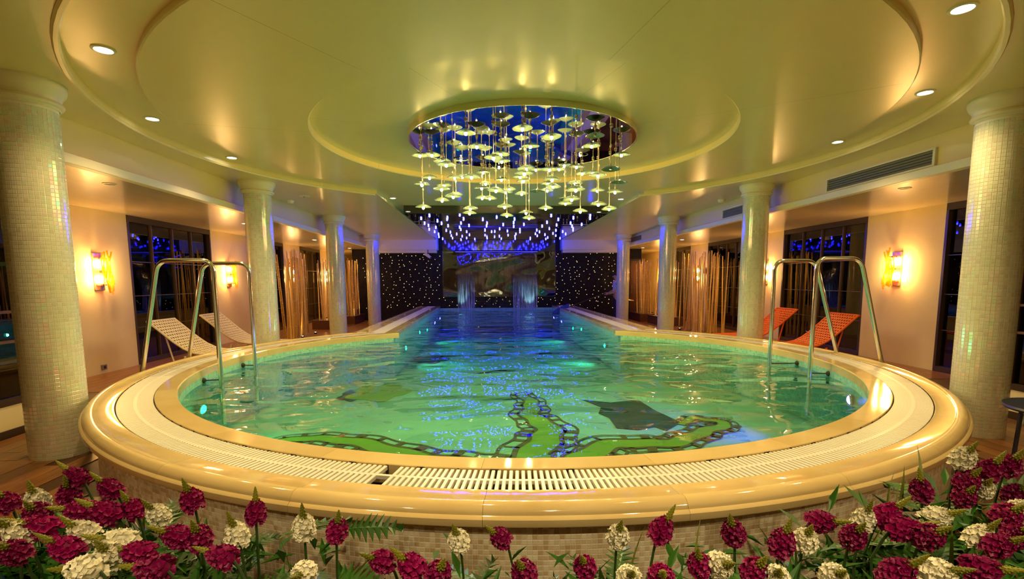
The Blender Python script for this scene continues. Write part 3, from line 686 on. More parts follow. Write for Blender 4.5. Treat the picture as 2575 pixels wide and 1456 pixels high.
# dark glossy wall strip above the falls, wavy mirror, spout pipe and the sheet of water
fall = thing('waterfall_feature', 'waterfall curtain over a wavy dark mirror on the black star wall', 'waterfall', (0, YW, 0))
bm = B(); nx, nz_ = 60, 40
gv = [[bm.verts.new((-1.93+3.95*i/nx, -.04-.018*sin(3.1*i/nx*2+1.3*sin(j/nz_*5))*(1+.6*cos(j/nz_*7)), .82+1.57*j/nz_)) for j in range(nz_+1)] for i in range(nx+1)]
for i in range(nx):
    for j in range(nz_): bm.faces.new([gv[i][j], gv[i+1][j], gv[i+1][j+1], gv[i][j+1]])
part('mirror_sheet', bm, 'wavy', fall, smooth=True)
bm = B(); box(bm, -1.93, 2.02, -.035, -.005, 2.40, 2.775); part('top_panel', bm, 'panel', fall)
bm = B(); box(bm, -1.95, -1.93, -.06, 0, .80, 2.40); box(bm, 2.02, 2.04, -.06, 0, .80, 2.40); box(bm, -1.95, 2.04, -.06, 0, .80, .82); part('mirror_frame', bm, 'darkframe', fall)
bm = B(); tube(bm, [(-1.52, -.36, 2.385), (1.40, -.36, 2.385)], .022, 8); box(bm, -1.5, -1.46, -.36, -.02, 2.38, 2.40); box(bm, 1.34, 1.38, -.36, -.02, 2.38, 2.40); part('spout_pipe', bm, 'black', fall)
bm = B(); tube(bm, [(-1.48, -.33, 2.36), (1.36, -.33, 2.36)], .008, 5); part('spout_light_strip', bm, 'led_strip', fall)
for x in (-1.3, 1.05):  # lamps added to light the falls from below
    t = thing('falls_fill_lamp', f'added cool white fill lamp under the {"left" if x < 0 else "right"} half of the waterfall', 'lamp', (x, YW-.85, .24), 0, 'added waterfall fill lamps')
    bm = B(); lathe(bm, [(.0001, -.06), (.05, -.06), (.06, -.02), (.06, .0), (.052, .002)], 14); part('housing', bm, 'steel', t, smooth=True)
    bm = B(); lathe(bm, [(.0001, .001), (.05, .001)], 12); part('lens', bm, 'pool_teal', t)
    light('falls_fill_light', 'SPOT', (0, 0, .02), 34, (.55, .92, 1), t, .03, (radians(180-24), 0, 0), radians(50), .7)
bm = B(); nx = 80; zs = [2.37, 1.9, 1.4, .9, .36]
rows_ = [[bm.verts.new((-1.47+2.83*i/nx+(.02*sin(i)*(2.37-z)), -.36-.03*sin(i*1.7)-.02*(2.37-z), z)) for i in range(nx+1)] for z in zs]
for a, b_ in zip(rows_, rows_[1:]):
    for i in range(nx): bm.faces.new([b_[i], b_[i+1], a[i+1], a[i]])
part('falling_water', bm, 'falls', fall, smooth=True)
for x0, x1, zt in ((-1.40, -.82, 1.6), (.50, 1.34, 1.6)):  # mirror reflections painted as two pale sheets before the falls
    bm = B(); nx = 30
    rows_ = [[bm.verts.new((x0+(x1-x0)*i/nx, -.40-.02*sin(i*1.3)-.03*k, zt*(1-k/4)+.36*k/4)) for i in range(nx+1)] for k in range(5)]
    for a, b_ in zip(rows_, rows_[1:]):
        for i in range(nx): bm.faces.new([b_[i], b_[i+1], a[i+1], a[i]])
    part('reflection_sheet', bm, 'reflection_sheet', fall, smooth=True)

# ================================================================ CHANDELIER
ch = tag(part('mirror_disc', mesh((lambda b: (lathe(b, [(.0001, ZM+.004), (RC-.012, ZM+.004)], 96), b)[1])(B()), 'mirror'), None, None, loc=(CX0, PY, 0)), 'round mirrored ceiling disc with a satin rim above the pendant lamps', 'ceiling mirror')
bm = B(); lathe(bm, [(RC-.014, ZM+.006), (RC-.012, ZM), (RC, ZM), (RC, ZC)], 96); part('rim_band', bm, 'brass', ch, smooth=True)
def shade_mesh():
    bm = B(); R = .0975
    lathe(bm, [(.012, .030), (.03, .028), (.06, .017), (R-.006, .001), (R, -.003), (R-.004, -.004), (.06, .012), (.03, .022), (.012, .024)], 24)
    return mesh(bm, 'shade', True)
SH = shade_mesh()
bm = B(); ball(bm, (0, 0, 0), .0165, 10, 7, 1.25); BULB = mesh(bm, 'bulb', True)
bm = B(); lathe(bm, [(.0001, .075), (.006, .072), (.008, .05), (.014, .045), (.014, .012), (.0001, .012)], 10); SOCK = mesh(bm, 'cord', True)
bm = B(); lathe(bm, [(.0001, .022), (.004, .018), (.011, .004), (.011, -.004), (.004, -.018), (.0001, -.022)], 8); BEAD = mesh(bm, 'bead')
bm = B(); lathe(bm, [(.0001, 0), (.016, 0), (.016, -.012), (.004, -.018), (.0001, -.018)], 10); KNOB = mesh(bm, 'brass', True)
PEND = []
PEND = [(-0.633,4.956,2.782,1),(-0.537,5.47,2.791,1),(-0.102,4.768,2.775,1),(0.02,5.296,2.752,1),(0.182,4.848,2.724,1),(0.663,5.136,2.818,0),(0.718,5.554,2.83,1),(0.724,6.245,2.908,1),(1.084,5.684,2.77,1),(-1.18,5.806,2.774,1),(-1.049,5.799,2.779,1),(-0.754,6.521,2.9,1),(-0.368,5.038,2.573,1),(-0.283,5.447,2.708,1),(-0.262,5.749,2.705,1),(-0.037,6.701,2.96,1),(-0.843,5.185,2.536,1),(-0.93,5.785,2.708,1),(-0.474,6.83,2.81,1),(-0.259,6.93,2.901,1),(-1.12,6.179,2.607,1),(-1.144,5.608,2.42,1),(-0.843,6.585,2.689,1),(-0.596,5.437,2.468,1),(-0.746,6.686,2.722,1),(-0.235,6.681,2.686,1),(-0.968,6.455,2.568,1),(-0.949,5.843,2.412,1),(-0.442,6.892,2.674,1),(-0.494,6.467,2.539,1),(-0.812,5.734,2.312,1),(-0.831,6.644,2.487,1),(-0.337,5.407,2.325,1),(-0.172,6.889,2.564,1),(-0.122,6.941,2.612,1),(-0.995,6.435,2.379,1),(-0.491,6.841,2.476,1),(-0.388,6.862,2.476,1),(-1.179,5.984,2.229,1),(-0.636,6.245,2.252,1),(-0.658,6.655,2.249,1),(-0.228,5.858,2.22,1),(-0.155,6.932,2.256,1),(0.046,6.875,2.539,1),(-0.022,5.358,2.542,1),(-0.065,5.005,2.419,1),(0.019,6.778,2.742,1),(0.079,6.948,2.723,1),(0.244,6.901,2.866,1),(0.295,5.877,2.645,1),(0.541,6.78,2.848,1),(0.606,6.731,2.889,1),(0.642,6.042,2.717,1),(0.821,6.604,2.756,1),(0.927,6.444,2.73,1),(0.82,5.672,2.54,1),(0.816,5.09,2.481,0),(1.011,5.494,2.431,0),(1.103,5.999,2.418,1),(0.261,5.388,2.438,1),(0.374,6.642,2.632,1),(0.385,6.219,2.517,1),(0.377,6.739,2.563,1),(0.234,6.638,2.529,0),(0.66,6.209,2.558,1),(0.417,4.839,2.235,1),(0.977,6.394,2.503,1),(0.467,5.353,2.227,1),(0.602,6.601,2.372,1),(0.621,6.805,2.455,0),(0.316,6.395,2.279,1),(0.717,6.168,2.213,1),(0.851,5.773,2.239,1),(1.072,6.148,2.241,1),(0.067,6.402,2.224,1),(0.154,6.953,2.226,1)]
tiers = {}
for i, (x, y, z, on) in enumerate(PEND): tiers.setdefault(min(int((ZM-z)/.19), 5), []).append((x, i))
lab = {}
TN = ['highest tier tucked under the mirror', 'second tier below the mirror', 'third tier below the mirror', 'fourth tier below the mirror', 'fifth tier below the mirror', 'lowest tier of the cluster']
for tk, v in tiers.items():
    for k, (x, i) in enumerate(sorted(v)): lab[i] = f'{"lit" if PEND[i][3] else "unlit"} saucer pendant lamp, {ord_(k+1)} from the left in the {TN[tk]}'
for i, (x, y, z, on) in enumerate(PEND):
    t = thing('pendant_lamp', lab[i], 'pendant lamp', (x, y, z), rnd.random()*6, 'saucer pendant lamps under the mirrored disc')
    part('shade', SH, None, t, loc=(0, 0, .018), rot=(rnd.gauss(0, .04), rnd.gauss(0, .04), 0))
    if on:
        part('bulb', BULB, None, t, loc=(0, 0, .008)); light('pendant_light', 'SPOT', (0, 0, -.020), PEND_W, C_PEND, t, .004, (0, 0, 0), radians(166), .35); light('bulb_glow', 'POINT', (0, 0, -.019), .85, (1, .70, .19), t, .004)
    part('socket', SOCK, None, t, loc=(0, 0, 0))
    L = ZM-z-.07; bm = B(); tube(bm, [(0, 0, .07), (0, 0, .07+L)], .0032, 5); part('cord', bm, 'cord', t)
    part('knob', KNOB, None, t, loc=(0, 0, ZM-z))
    for q in range(1+int(L/.45)): part('bead', BEAD, None, t, loc=(0, 0, .07+L*rnd.uniform(.15, .9)))

# ================================================================ DOWNLIGHTS
def downlight(x, y, z, lab, on=True, r=.055, power=None, col=C_WARM):
    t = thing('downlight', lab, 'downlight', (x, y, z), 0, 'recessed ceiling downlights')
    bm = B(); lathe(bm, [(r+.018, .002), (r+.016, -.006), (r, -.008), (r-.006, .004)], 24); part('trim_ring', bm, 'capital', t, smooth=True)
    bm = B(); lathe(bm, [(.0001, -.003), (r-.004, -.003)], 20); part('lens', bm, 'lens' if on else 'grey', t)
    if on: light('downlight_beam', 'SPOT', (0, 0, -.02), power or DOWN_W, col, t, .04, (0, 0, 0), radians(130), .8)
for x, y, z, l_ in ((-3.023, 3.676, ZR, 'nearest lit downlight on the left of the ceiling ring'), (-3.648, 5.141, ZR, 'second lit downlight on the left of the ceiling ring'), (-3.657, 6.664, ZR, 'third lit downlight on the left of the ceiling ring'),
                    (2.332, 2.923, ZR, 'nearest lit downlight on the right of the ceiling ring'), (3.271, 4.184, ZR, 'second lit downlight on the right of the ceiling ring'), (3.592, 5.67, ZR, 'third lit downlight on the right of the ceiling ring'),
                    (CX0-3.68*sin(.53), PY-3.68*cos(.53), ZR, 'added downlight overhead, left of the camera'), (CX0-3.68*sin(.17), PY-3.68*cos(.17), ZR, 'added downlight overhead, above the flower bed'), (CX0+3.68*sin(.255), PY-3.68*cos(.255), ZR, 'added downlight overhead, right of the camera'),  # overhead downlights out of view, added for brightness
                    (-2.2, 9.75, ZR, 'lit downlight beside the left front corner of the black ceiling panel'), (2.2, 9.75, ZR, 'added downlight beside the right front corner of the black ceiling panel')):  # the right one is added to brighten the coping
    downlight(x, y, z, l_, col=(1, .66, .26))
for x, l_ in ((-2.6, 'added downlight behind the camera, left one of three'), (0, 'added downlight behind the camera, middle one of three'), (2.4, 'added downlight behind the camera, right one of three')): downlight(x, -.9, Z0, l_, power=170, col=(1, .76, .40))  # unseen downlights added to light the flowers and pool wall
for s, sd in ((-1, 'left'), (1, 'right')):
    for k, (y, on) in enumerate(((5.85, False), (9.7, True), (13.5, True), (16.9, True))):
        downlight(s*4.95 if k else s*4.6, y, ZS, f'{"unlit" if not on else "lit"} downlight in the low {sd} side ceiling, {ord_(k+1)} along', on, .05, SIDE_W)

# ================================================================ SCONCES
def sconce(s, y, lab):
    t = thing('wall_sconce', lab, 'wall lamp', (s*XW, y, 1.54), radians(90) if s < 0 else radians(-90), 'amber glass sconces on the piers'); t.scale = (1.15, 1.1, 1.15)
    # local: -Y points into the room, m*X along the wall away from the room's near end
    m = -s
    bm = B(); box(bm, -.085, .085, -.02, 0, -.24, .24, bev=.004); part('backplate', bm, 'brass', t)
    bm = B(); box(bm, -.07, .07, -.08, -.02, .165, .18); box(bm, -.07, .07, -.08, -.02, -.18, -.165); box(bm, -.07, .07, -.08, -.02, -.012, .012); part('bracket', bm, 'chrome', t)
    r_ = random.Random(int(y*10)+(s > 0)*7)
    for k in range(8):
        u = m*(-.055+.022*k); dz = r_.uniform(-.07, .07); L = .20+.07*(k > 2)*r_.random(); d = -.115-.02*cos((k-3)*.5)
        pts = [(u+m*.014*sin(q*.9+k)+m*.02*(k > 4)*cos(q*.7), d, dz-L+2*L*q/8) for q in range(9)]
        bm = B(); tube(bm, pts, .0105, 7); part('glass_tube', bm, 'amber', t, smooth=True)
    for z in (.10, -.10):
        bm = B(); ball(bm, (0, -.06, z), .036, 10, 7, 1.3); part('bulb', bm, 'sconce_bulb', t, smooth=True)
        light('sconce_light', 'POINT', (0, -.185, z), SCON_W*.5, C_WARM, t, .03)
        light('sconce_light', 'POINT', (-m*.11, -.075, z), SCON_W*.62, C_WARM, t, .02); light('sconce_light', 'POINT', (m*.115, -.075, z), SCON_W*.22, C_WARM, t, .02)
for s, sd in ((-1, 'left'), (1, 'right')):
    for k, y in enumerate((7.80, 11.60, 15.35, 18.6)):
        sconce(s, y, [f'amber glass tube sconce on the bare {sd} pier nearest the camera', f'amber glass sconce on the second {sd} pier beside the mosaic column', f'amber glass sconce on the third {sd} pier, seen through bamboo', f'amber glass sconce deepest on the {sd} wall behind bamboo'][k])

# ================================================================ SMALL CEILING AND WALL FITTINGS
def vent(y0, y1, lab):
    t = thing('air_vent', lab, 'vent', (XS, (y0+y1)/2, 2.66), 0, 'air vents in the right bulkhead'); h = (y1-y0)/2
    bm = B(); box(bm, -.03, .01, -h-.03, h+.03, .075, .095); box(bm, -.03, .01, -h-.03, h+.03, -.095, -.075); box(bm, -.03, .01, -h-.03, -h, -.075, .075); box(bm, -.03, .01, h, h+.03, -.075, .075); part('frame', bm, 'capital', t)
    bm = B(); box(bm, -.006, .0, -h, h, -.075, .075); part('backing', bm, 'black', t)
    for k in range(5):
        bm = B(); box(bm, -.012, .012, -h, h, -.002, .002, Matrix.Translation((-.016, 0, -.06+.03*k)) @ Matrix.Rotation(.6, 4, 'Y')); part('louver', bm, 'louver', t)
vent(5.15, 6.77, 'long dark air vent in the right bulkhead beside the nearest column'); vent(8.25, 9.8, 'air vent half hidden behind the second right column'); vent(14.95, 16.05, 'farthest small air vent in the right bulkhead')
for x, y, l_ in ((-4.1, 9.7, 'white smoke detector on the ceiling behind the second left column'), (4.05, 9.4, 'white smoke detector on the ceiling beside the second right column')):
    t = thing('smoke_detector', l_, 'detector', (x, y, Z0)); bm = B(); lathe(bm, [(.07, 0), (.07, -.02), (.055, -.05), (.0001, -.055)], 20); part('body', bm, 'white', t, smooth=True)
    bm = B(); lathe(bm, [(.057, -.03), (.06, -.034), (.057, -.038)], 20); part('slot', bm, 'grey', t)
t = thing('ceiling_sensor', 'flat round sensor plate on the ceiling left of the lane', 'sensor', (-3.66, 9.18, Z0)); bm = B(); lathe(bm, [(.1, 0), (.1, -.008), (.06, -.016), (.0001, -.016)], 24); part('plate', bm, 'capital', t, smooth=True)
bm = B(); lathe(bm, [(.02, -.016), (.018, -.022), (.0001, -.022)], 12); part('eye', bm, 'grey', t)
t = thing('security_camera', 'small white camera hanging below the left end beam', 'camera', (-2.4, 17.19, 2.33))
bm = B(); tube(bm, [(0, 0, .096), (0, 0, -.06)], .014, 6); part('bracket', bm, 'black', t)
bm = B(); tube(bm, [(-.09, .06, -.04), (.03, -.03, -.13), (.1, -.09, -.17)], .055, 10, r1=.04); part('body', bm, 'white', t, smooth=True)
bm = B(); ball(bm, (.105, -.095, -.173), .03, 8, 6); part('lens', bm, 'black', t)
for s, l_ in ((-1, 'red alarm box on the third left pier'), (1, 'red alarm box on the third right pier')):
    t = thing('alarm_box', l_, 'alarm', (s*XW, 15.0 if s < 0 else 14.92, 1.86 if s < 0 else 1.62))
    bm = B(); box(bm, min(0, -s*.06), max(0, -s*.06), -.09, .09, -.085, .085, bev=.02); part('housing', bm, 'red', t)
    bm = B(); lathe(bm, [(.0001, 0), (.03, 0), (.03, .012), (.0001, .014)], 12); o = part('button', bm, 'white', t); o.location = (-s*.06, 0, 0); o.rotation_euler = (0, -s*pi/2, 0)
t = thing('wall_socket', 'small grey socket low on the nearest left pier', 'socket', (-XW, 7.74, .10)); bm = B(); box(bm, 0, .02, -.05, .05, -.04, .04, bev=.004); part('plate', bm, 'grey', t)
bm = B(); box(bm, .019, .023, -.02, .02, -.02, .02); part('insert', bm, 'black', t)

# ================================================================ HANDRAILS
def handrail(inner, outer_top, base, top, lab):
    t = thing('pool_handrail', lab, 'handrail', (0, 0, 0), 0, 'steel pool handrails')
    p = fillet([(*base, .0), (*outer_top, top), (inner[0]+(.0), inner[1], top), (inner[0], inner[1], -.1)], .12, 7)
    bm = B(); tube(bm, p, .0225, 14); part('rail_tube', bm, 'steel', t, smooth=True)
    bm = B(); bmesh.ops.create_cone(bm, cap_ends=True, segments=18, radius1=.05, radius2=.045, depth=.014, matrix=Matrix.Translation((*base, .007))); part('base_flange', bm, 'steel', t, smooth=True)
    v = Vector((inner[0]-PX, inner[1]-PY)).normalized(); q = Vector((PX, PY))+v*(RI-.002)
    bm = B(); tube(bm, [(inner[0], inner[1], .37), (q.x, q.y, .37)], .006, 8); bmesh.ops.create_uvsphere(bm, u_segments=10, v_segments=6, radius=.03, matrix=Matrix.Translation((q.x, q.y, .37))); part('wall_bracket', bm, 'darkframe', t, smooth=True)
handrail((-3.22, 5.22), (-3.76, 5.22), (-4.10, 5.22), 1.60, 'nearer steel handrail arching over the left rim of the pool')
handrail((-3.27, 6.10), (-3.80, 6.10), (-4.14, 6.10), 1.60, 'farther steel handrail on the left, its foot behind the rim')
handrail((3.045, 5.10), (3.53, 5.10), (3.98, 5.10), 1.60, 'nearer steel handrail arching over the right rim of the pool')
handrail((2.965, 5.73), (3.46, 5.73), (3.95, 5.73), 1.60, 'farther steel handrail on the right beside the orange lounger')

# ================================================================ LOUNGERS
def lounger(s, y, m, lab, grp):
    t = thing('sun_lounger', lab, 'lounger', (s*5.12, y, 0), radians(180) if s > 0 else 0, grp)
    w = .31                                   # local: head towards -X, feet towards +X
    prof = [(-.05, .83), (.10, .70), (.25, .565), (.40, .45), (.55, .375), (.75, .345), (1.0, .34), (1.2, .335)]
    def surf(q):
        k = min(int(q*(len(prof)-1)), len(prof)-2); f = q*(len(prof)-1)-k
        return prof[k][0]*(1-f)+prof[k+1][0]*f, prof[k][1]*(1-f)+prof[k+1][1]*f
    def lattice(q0, q1, nl):
        bm = B(); nw = 11
        for i in range(nl):
            for j in range(nw):
                qa, qb = q0+(q1-q0)*i/nl, q0+(q1-q0)*(i+1)/nl; ya, yb = -w+.03+(2*w-.06)*j/nw, -w+.03+(2*w-.06)*(j+1)/nw
                c = [Vector((surf(qa)[0], ya, surf(qa)[1])), Vector((surf(qa)[0], yb, surf(qa)[1])), Vector((surf(qb)[0], yb, surf(qb)[1])), Vector((surf(qb)[0], ya, surf(qb)[1]))]
                mid = sum(c, Vector())/4; k_ = .66 if (i+j) % 2 else .52; inn = [mid+(v-mid)*k_ for v in c]
                if (i+j) % 2: inn = [(inn[z]+inn[(z+1) % 4])/2+((inn[z]+inn[(z+1) % 4])/2-mid)*.25 for z in range(4)]
                cv = [bm.verts.new(v) for v in c]; iv = [bm.verts.new(v) for v in inn]
                for z in range(4): bm.faces.new([cv[z], cv[(z+1) % 4], iv[(z+1) % 4], iv[z]])
        bmesh.ops.remove_doubles(bm, verts=bm.verts, dist=.0005)
        r = bmesh.ops.solidify(bm, geom=bm.faces[:], thickness=.008)
        return bm
    part('backrest', lattice(0, .52, 13), m, t); part('seat', lattice(.52, 1, 11), m, t)
    bm = B()
    for sy in (-1, 1): tube(bm, [(surf(q/16)[0], sy*(w-.015), surf(q/16)[1]) for q in range(17)], .017, 6)
    tube(bm, [(prof[0][0], -w, prof[0][1]), (prof[0][0], w, prof[0][1])], .017, 6); tube(bm, [(prof[-1][0], -w, prof[-1][1]), (prof[-1][0], w, prof[-1][1])], .017, 6); part('frame', bm, m, t, smooth=True)
    for x in (.42, 1.1):
        for sy in (-1, 1): bm = B(); tube(bm, [(x, sy*(w-.02), .34), (x-.06 if x < .5 else x+.02, sy*(w-.02), 0)], .018, 6); part('leg', bm, m, t, smooth=True)
    for sy in (-1, 1): bm = B(); tube(bm, [(.16, sy*(w-.04), .62), (.25, sy*(w-.04), .25), (.40, sy*(w-.04), .26)], .012, 6); part('back_prop', bm, m, t, smooth=True)
lounger(-1, 7.43, 'white_mesh', 'white lattice lounger nearest the left handrails', 'white lattice loungers by the left windows')
lounger(-1, 8.72, 'white_mesh', 'white lattice lounger beside the second left column', 'white lattice loungers by the left windows')
lounger(1, 7.46, 'orange_mesh', 'orange lattice lounger behind the right handrails', 'orange lattice loungers by the right windows')
lounger(1, 8.95, 'orange_mesh', 'orange lattice lounger beside the second right column', 'orange lattice loungers by the right windows')

# ================================================================ BAMBOO SCREENS
def bamboo(x0, x1, y0, y1, n_, h, lab, planter, s):
    t = thing('bamboo_screen', lab, 'bamboo screen', ((x0+x1)/2, (y0+y1)/2, 0), 0, 'bamboo pole screens')
    cx_, cy_ = (x0+x1)/2, (y0+y1)/2; zb = .0
    if planter:
        bm = B(); a, b_, c0, d_ = x0-.12-cx_, x1+.12-cx_, y0-.12-cy_, y1+.12-cy_
        box(bm, a, b_, c0, c0+.03, 0, .26); box(bm, a, b_, d_-.03, d_, 0, .26); box(bm, a, a+.03, c0+.03, d_-.03, 0, .26); box(bm, b_-.03, b_, c0+.03, d_-.03, 0, .26); box(bm, a+.03, b_-.03, c0+.03, d_-.03, .20, .235); part('planter_box', bm, 'wood_dark', t); zb = .2
    for k in range(n_):
        f = (k+rnd.random())/n_; x = x0+(x1-x0)*rnd.random()-cx_; y = y0+(y1-y0)*f-cy_
        r = rnd.uniform(.013, .021); hh = h*rnd.uniform(.93, 1.04); lx, lyy = rnd.gauss(0, .05), rnd.gauss(0, .07)
        bm = B(); segs = 7; prof = [Vector((x+lx*q/segs, y+lyy*q/segs, zb+(hh-zb)*q/segs)) for q in range(segs+1)]
        tube(bm, prof, r, 7, r1=r*.6)
        pole = part('pole', bm, 'bamboo', t, smooth=True)
        bm = B()
        for q in range(1, segs): p = prof[q]; lathe(bm, [(r*.9, p.z-.006), (r*1.22-.1*r*q/segs, p.z), (r*.9, p.z+.006)], 7, cx=p.x, cy=p.y)
        part('node_rings', bm, 'node', pole, kind='stuff')
    for q in (-1, 1):  # uplights added to brighten the bamboo from below
        u = thing('added_uplight', f'{"nearer" if q < 0 else "farther"} added uplight at the foot of the '+lab.replace('dense ', '').replace('floor-standing ', '').replace('glowing ', '').replace('in a planter ', ''), 'uplight', (cx_-s*((x1-x0)/2+.06), cy_+q*(y1-y0)*.27, zb+.036), 0, 'added uplights under the bamboo')
        bm = B(); lathe(bm, [(.0001, -.03), (.035, -.03), (.04, -.01), (.04, .012), (.032, .012)], 14); part('housing', bm, 'black', u, smooth=True)
        bm = B(); lathe(bm, [(.0001, .008), (.032, .008)], 12); part('lens', bm, 'lens', u)
        light('added_uplight_beam', 'SPOT', (0, 0, .02), 9, C_WARM, u, .03, (radians(180), radians(-14*s), 0), radians(100), .8)
bamboo(-5.45, -5.0, 11.9, 13.6, 40, 2.08, 'dense floor-standing bamboo screen right of the second left column', False, -1)
bamboo(-5.3, -5.0, 14.5, 15.6, 24, 2.0, 'bamboo screen in a planter left of the third left column', True, -1)
bamboo(-5.1, -4.75, 16.1, 17.2, 24, 2.05, 'bamboo screen in a planter between the third and farthest left columns', True, -1)
bamboo(4.95, 5.5, 11.7, 13.8, 44, 2.06, 'dense floor-standing bamboo screen left of the second right column', False, 1)
bamboo(4.9, 5.35, 14.5, 15.6, 22, 2.0, 'glowing bamboo screen in a planter right of the third right column', True, 1)
bamboo(4.75, 5.2, 16.1, 17.2, 30, 2.03, 'bamboo screen in a planter beside the dark door', True, 1)
t = thing('side_table', 'small round dark-topped table beside the nearest right column', 'table', (3.55, 3.15, 0))
bm = B(); lathe(bm, [(.0001, .455), (.30, .455), (.315, .47), (.31, .485), (.29, .475), (.0001, .475)], 32); part('tabletop', bm, 'blue_top', t, smooth=True)
bm = B(); lathe(bm, [(.2, 0), (.2, .03), (.15, .06), (.14, .3), (.2, .34), (.2, .38), (.1, .40), (.1, .456)], 24); part('pedestal', bm, 'pale_base', t, smooth=True)
for k in range(3):
    a = k*2*pi/3+.6; bm = B(); tube(bm, [(.22*cos(a), .22*sin(a), .45), (.24*cos(a), .24*sin(a), 0)], .014, 6); part('leg', bm, 'blue_top', t)

# ================================================================ ATTENDANT WITH POOL NET
def person():
    t = thing('person', 'attendant in a white short-sleeved shirt holding a pool net, half behind the farthest right column', 'person', (3.96, 16.55, 0), radians(-90))
    # local: faces -Y (turned to look along the lane's far end to the left)
    def skin(name, m, vs, es, sub=2):
        me = bpy.data.meshes.new(name); me.from_pydata([v[0] for v in vs], es, []); me.materials.append(M[m])
        o = part(name, me, None, t); sk = o.modifiers.new('skin', 'SKIN'); sk.use_smooth_shade = True
        for i, v in enumerate(vs): d = me.skin_vertices[0].data[i]; d.radius = v[1] if isinstance(v[1], tuple) else (v[1], v[1])
        me.skin_vertices[0].data[0].use_root = True
        sb = o.modifiers.new('sub', 'SUBSURF'); sb.levels = sb.render_levels = sub; return o
    V = [((0, 0, .86), (.15, .10)), ((0, 0, 1.02), (.14, .10)), ((0, -.01, 1.2), (.16, .11)), ((0, 0, 1.31), (.11, .08)), ((0, -.01, 1.37), .05), ((0, -.02, 1.42), .06), ((0, -.03, 1.50), (.075, .09)), ((0, -.03, 1.555), (.06, .07))]
    E = [(0, 1), (1, 2), (2, 3), (3, 4), (4, 5), (5, 6), (6, 7)]
    for s in (-1, 1):
        b0 = len(V); V += [((s*.17, 0, 1.29), .052), ((s*.21, -.02, 1.04), .042), ((s*.17, -.22, .93), .033), ((s*.13, -.30, .92), .028)]
        E += [(3, b0), (b0, b0+1), (b0+1, b0+2), (b0+2, b0+3)]
        b1 = len(V); V += [((s*.085, 0, .80), .085), ((s*.09, -.01, .46), .058), ((s*.09, .02, .09), .038), ((s*.095, -.12, .035), .03)]
        E += [(0, b1), (b1, b1+1), (b1+1, b1+2), (b1+2, b1+3)]
    skin('body', 'skin', V, E)
    V = [((0, 0, .84), (.165, .12)), ((0, 0, 1.02), (.155, .115)), ((0, -.01, 1.2), (.175, .125)), ((0, 0, 1.315), (.12, .09))]; E = [(0, 1), (1, 2), (2, 3)]
    for s in (-1, 1): b0 = len(V); V += [((s*.175, 0, 1.285), .066), ((s*.205, -.015, 1.11), .062)]; E += [(3, b0), (b0, b0+1)]
    skin('shirt', 'shirt', V, E)
    V = [((0, 0, .87), (.16, .115)), ((0, 0, .80), (.15, .11))]; E = [(0, 1)]
    for s in (-1, 1): b0 = len(V); V += [((s*.088, 0, .74), .095), ((s*.09, -.01, .46), .073), ((s*.09, .015, .09), .06)]; E += [(1, b0), (b0, b0+1), (b0+1, b0+2)]
    skin('trousers', 'trousers', V, E)
    bm = B(); bmesh.ops.create_uvsphere(bm, u_segments=16, v_segments=10, radius=1, matrix=Matrix.Translation((0, -.012, 1.535)) @ Matrix.Diagonal((.086, .10, .082, 1)))
    bmesh.ops.delete(bm, geom=[v for v in bm.verts if v.co.z < 1.47 or (v.co.y < -.075 and v.co.z < 1.545)], context='VERTS'); part('hair', bm, 'hair', t, smooth=True)
    bm = B(); tube(bm, [(0, -.105, 1.515), (0, -.135, 1.485), (0, -.108, 1.478)], .012, 6); part('nose', bm, 'skin', t, smooth=True)
    for s in (-1, 1):
        bm = B(); ball(bm, (s*.032, -.105, 1.515), .011, 8, 6); part('eye', bm, 'hair', t, smooth=True)
        bm = B(); bmesh.ops.create_uvsphere(bm, u_segments=8, v_segments=6, radius=1, matrix=Matrix.Translation((s*.08, -.02, 1.495)) @ Matrix.Diagonal((.012, .02, .032, 1))); part('ear', bm, 'skin', t, smooth=True)
        bm = B(); bmesh.ops.create_uvsphere(bm, u_segments=10, v_segments=8, radius=1, matrix=Matrix.Translation((s*.125, -.335, .915)) @ Matrix.Diagonal((.024, .042, .036, 1)))
        for f in range(4):
            z = .94-.018*f; L = (.03, .036, .034, .026)[f]; tube(bm, [(s*.125, -.36, z), (s*.105-s*.01, -.375-L*.3, z-.004), (s*.075, -.37-L*.1, z-.008), (s*.068, -.345, z-.01)], .0085, 6)
        tube(bm, [(s*.115, -.31, .94), (s*.085, -.325, .955), (s*.07, -.345, .95)], .0095, 6); part('hand', bm, 'skin', t, smooth=True)
    bm = B(); tube(bm, [(-.026, -.112, 1.455), (0, -.118, 1.452), (.026, -.112, 1.455)], .006, 6); part('mouth', bm, 'red', t)
person()
t = thing('pool_net', 'blue pool net standing out of the water on a long black pole', 'pool net', (1.95, 15.75, .34))
fin = [(-.28, 0, -.05), (-.24, 0, .02), (-.10, 0, .13), (.06, 0, .21), (.24, 0, .27), (.29, 0, .28), (.25, 0, .17), (.24, 0, .02), (.25, 0, -.05)]
bm = B(); N_ = len(fin)
fr_ = [bm.verts.new((x, -.02-.05*abs(sin(x*5)), z)) for x, y, z in fin]; bk = [bm.verts.new((x, .02+.05*abs(sin(x*5)), z)) for x, y, z in fin]
bm.faces.new(fr_); bm.faces.new(bk[::-1])
for i in range(N_): bm.faces.new([fr_[(i+1) % N_], fr_[i], bk[i], bk[(i+1) % N_]])
bmesh.ops.triangulate(bm, faces=[f for f in bm.faces if len(f.verts) > 4]); part('net_bag', bm, 'net', t)
bm = B(); tube(bm, [Vector(p) for p in fin[:7]], .013, 6); part('net_frame', bm, 'net', t)
for k in range(4):
    x = -.12+.1*k; bm = B(); tube(bm, [(x, -.075, -.03), (x+.03, -.075, .10+.07*k*.6)], .006, 5); part('net_rib', bm, 'blue_top', t)
